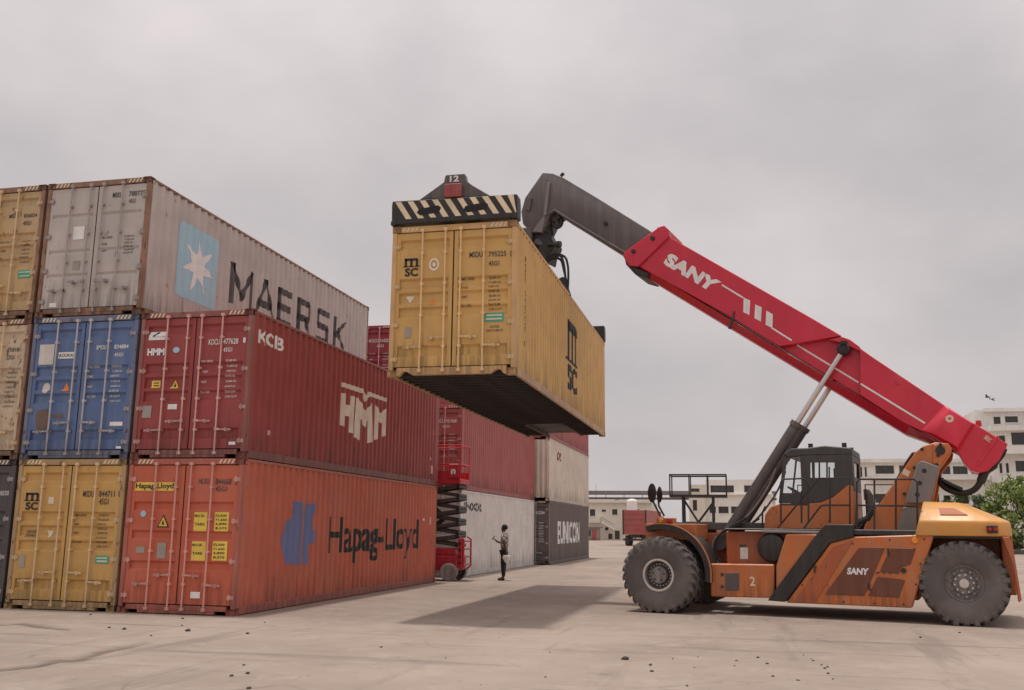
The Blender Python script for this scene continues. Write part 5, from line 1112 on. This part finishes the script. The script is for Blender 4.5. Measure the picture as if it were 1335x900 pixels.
# ------------------------------------------------------------------ trees and bushes
BARK = mat('bark', (.11, .08, .06), .9)
def leafmat(k, c0, c1):
    M = bpy.data.materials.new(k); M.use_nodes = True; t = M.node_tree; n = t.nodes; l = t.links; b = n['Principled BSDF']; b.inputs['Roughness'].default_value = .5; b.inputs['Specular IOR Level'].default_value = .35
    g_ = n.new('ShaderNodeNewGeometry'); r = n.new('ShaderNodeMix'); r.data_type = 'RGBA'; r.inputs[6].default_value = (*c0, 1); r.inputs[7].default_value = (*c1, 1); l.new(g_.outputs['Random Per Island'], r.inputs[0]); l.new(r.outputs[2], b.inputs['Base Color'])
    b.inputs['Subsurface Weight'].default_value = 0; return M
LEAF1 = leafmat('leaf_bright', (.11, .17, .04), (.30, .36, .11)); LEAF2 = leafmat('leaf_dark', (.05, .085, .03), (.14, .18, .075))
def tree(name, label, loc, h, rx, lm, nclump, nleaf, ls, seed, base=.0):
    R = random.Random(seed); t_ = thing(name, label, 'tree', loc, 0, 'greenery by the apartment block'); s = MB(); tips = []
    s.tube([(0, 0, 0), (.05, .02, h*.25), (.0, 0, h*.45)], [.16, .12, .07], 8)
    for i in range(nclump):
        a = R.uniform(0, 6.28); r = rx*math.sqrt(R.uniform(.02, 1)); z = base+(h-base)*R.uniform(.08, .95)
        lim = rx*math.sqrt(max(.05, 1-((z-base-(h-base)*.42)/((h-base)*.62))**2)); r = min(r, lim); tips.append(Vector((r*math.cos(a), r*math.sin(a), z)))
        if i % 3 == 0: s.tube([(0, 0, min(h*.4, z*.5)), tuple(tips[-1]*.55+Vector((0, 0, .1*h))), tuple(tips[-1])], [.05, .035, .012], 5)
    s.build('trunk', BARK, t_); c_ = MB()
    for q in tips:
        cr_ = R.uniform(.35, .7)*rx*.5
        for k in range(nleaf):
            d = Vector((R.gauss(0, 1), R.gauss(0, 1), R.gauss(0, .8))); p_ = q+d*cr_*.5; n_ = Vector((R.gauss(0, 1), R.gauss(0, 1), R.gauss(.7, .7))).normalized(); u_ = n_.orthogonal().normalized(); u_ = Matrix.Rotation(R.uniform(0, 6.28), 3, n_) @ u_; v_ = n_.cross(u_); L_ = ls*R.uniform(.6, 1.3)
            if p_.z < .05: continue
            c_.add([p_-u_*L_, p_+v_*L_*.42+n_*L_*.12, p_+u_*L_, p_-v_*L_*.42+n_*L_*.12], [(0, 1, 2, 3)])
    kind(c_.build('crown', lm, t_, smooth=0), 'stuff'); return t_
GY = 73
def gpos(px): return (hy(px, 715, GY)[0], GY, 0)
tree('leafy_tree', 'bright green tall leafy tree beside the apartment block', gpos(1322), 6.6, 1.9, LEAF1, 60, 60, .20, 1)
tree('leafy_bush', 'dense dark green rounded bush behind the counterweight', (gpos(1280)[0], GY+2.5, 0), 5.3, 1.6, LEAF2, 60, 70, .15, 2)
tree('leafy_bush', 'pale loose shrub seen between boom pedestal and hose loop', (hy(1228, 700, GY+4)[0], GY+4, 0), 4.6, 1.5, LEAF2, 34, 50, .14, 3)
tree('leafy_tree', 'wide bright green tree growing next to the tall leafy tree', (gpos(1368)[0], GY-1, 0), 6.0, 2.2, LEAF1, 60, 60, .20, 4)
# a feathery palm in front of the bright tree
PM = thing('palm_tree', 'young palm with arching fronds in front of the leafy trees', 'tree', (gpos(1309)[0], GY-1.5, 0), 0, 'greenery by the apartment block'); MB().tube([(0, 0, 0), (.03, 0, .9), (0, 0, 1.9)], [.16, .13, .10], 8).build('trunk', BARK, PM)
R = random.Random(9)
for i in range(16):
    a = i*2.4; el = R.uniform(.35, 1.25); L_ = R.uniform(1.8, 2.6); s = MB(); pts = []
    for k in range(8):
        f_ = k/7; pts.append(Vector((math.cos(a)*L_*f_*math.cos(el)*(1+.1*f_), math.sin(a)*L_*f_*math.cos(el), 1.9+L_*f_*math.sin(el)-1.1*f_*f_)))
    s.tube(pts, [.03-.003*k for k in range(8)], 4)
    for k in range(1, 8):
        for j in (0, .5):
            p_ = pts[k-1].lerp(pts[k], 1-j); t2 = (pts[k]-pts[k-1]).normalized(); sd2 = t2.cross(Vector((0, 0, 1))).normalized()
            for sg in (-1, 1):
                q = p_+sd2*sg*.45*math.sin(.35+2.5*k/8)+t2*.25-Vector((0, 0, .12)); s.add([p_-t2*.035, p_+t2*.035, q], [(0, 1, 2)])
    s.build('frond', LEAF1, PM, smooth=0)
x0, x1 = hy(1225, 715, GY-3)[0], hy(1420, 715, GY-3)[0]; s = MB(); s.box(x0, x1, GY-3.2, GY-2.9, 0, .38); tag(s.build('planter_kerb', paint('mossy_kerb', (.10, .095, .075), dirt=.5), bevel=.03), 'low dark mossy kerb along the planting strip', 'kerb')

# ------------------------------------------------------------------ birds and loose stones
BIRD = mat('bird_feathers', (.03, .028, .028), .7)
def bird(px, py, Y, yaw, flap, label):
    q = hit(px, py, (0, 1, 0), Y); s = MB(); s.lathe([(0, -.17), (.025, -.13), (.05, -.03), (.045, .05), (.03, .10), (.028, .14), (.012, .17), (0, .19)], (0, 0, 0), 10)
    for sg in (-1, 1):
        s.loft([(sg*.03, -.06, .01), (sg*.03, .08, .01), (sg*.03, .08, .025), (sg*.03, -.06, .025)], [(sg*.18, -.03, .01+flap*.1), (sg*.18, .08, .01+flap*.1), (sg*.18, .08, .02+flap*.1), (sg*.18, -.03, .02+flap*.1)])
        s.loft([(sg*.18, -.03, .01+flap*.1), (sg*.18, .08, .01+flap*.1), (sg*.18, .08, .02+flap*.1), (sg*.18, -.03, .02+flap*.1)], [(sg*.34, -.07, flap*.02), (sg*.34, -.03, flap*.02), (sg*.34, -.03, .008+flap*.02), (sg*.34, -.07, .008+flap*.02)])
    s.loft([(-.03, -.14, 0), (.03, -.14, 0), (.03, -.14, .012), (-.03, -.14, .012)], [(-.06, -.26, 0), (.06, -.26, 0), (.06, -.26, .012), (-.06, -.26, .012)])
    o = s.build('bird', BIRD, loc=q, rot=(0, .3, yaw)); o.scale = (.72, .72, .72); tag(o, label, 'bird', 'birds flying over the boom')
bird(1287, 518, 40, 1.0, 1.4, 'dark bird with wings raised, flying above the apartment block'); bird(1293.5, 520.5, 41, .5, -.8, 'dark bird with wings lowered, flying just behind another bird')
STN = mat('dark_stone', (.07, .058, .05), .9, var=.4, scale=20)
R = random.Random(21); smesh = []
for k in range(6):
    bm = bmesh.new(); bmesh.ops.create_icosphere(bm, subdivisions=1, radius=1)
    for v in bm.verts: v.co *= R.uniform(.7, 1.2); v.co.z *= .6
    me = bpy.data.meshes.new('stone'); bm.to_mesh(me); bm.free(); smesh.append(me)
spots = [(118, 802, 1), (142, 819, 1), (162, 821, 1.5), (238, 807, 1), (245, 823, 1.8), (237, 816, .8), (197, 829, .8), (323, 827, 1.2), (302, 882, 1), (323, 879, 1), (324, 898, 1), (318, 868, .7), (815, 860, 2), (848, 868, .8), (850, 876, .9), (988, 858, .8), (960, 862, .7), (1000, 866, .8), (1060, 862, .7), (1075, 872, .8), (1200, 832, 1), (1251, 826, .8), (497, 844, .8), (345, 812, .7), (231, 801, 1.2)]
spots += [(R.uniform(830, 1090), R.uniform(852, 897), R.uniform(.35, .8)) for _ in range(15)]+[(R.uniform(250, 800), R.uniform(830, 897), R.uniform(.3, .6)) for _ in range(6)]
for i, (px_, py_, sz) in enumerate(spots):
    x, y = hz(px_, py_); r = .026*sz; o = inst(smesh[i % 6], 'stone', STN, None, (x, y, gh(x, y)+r*.35), (0, 0, R.uniform(0, 6))); o.scale = (r*1.2, r, r); tag(o, 'small dark loose stone lying on the dusty concrete', 'stone', 'loose stones on the ground')
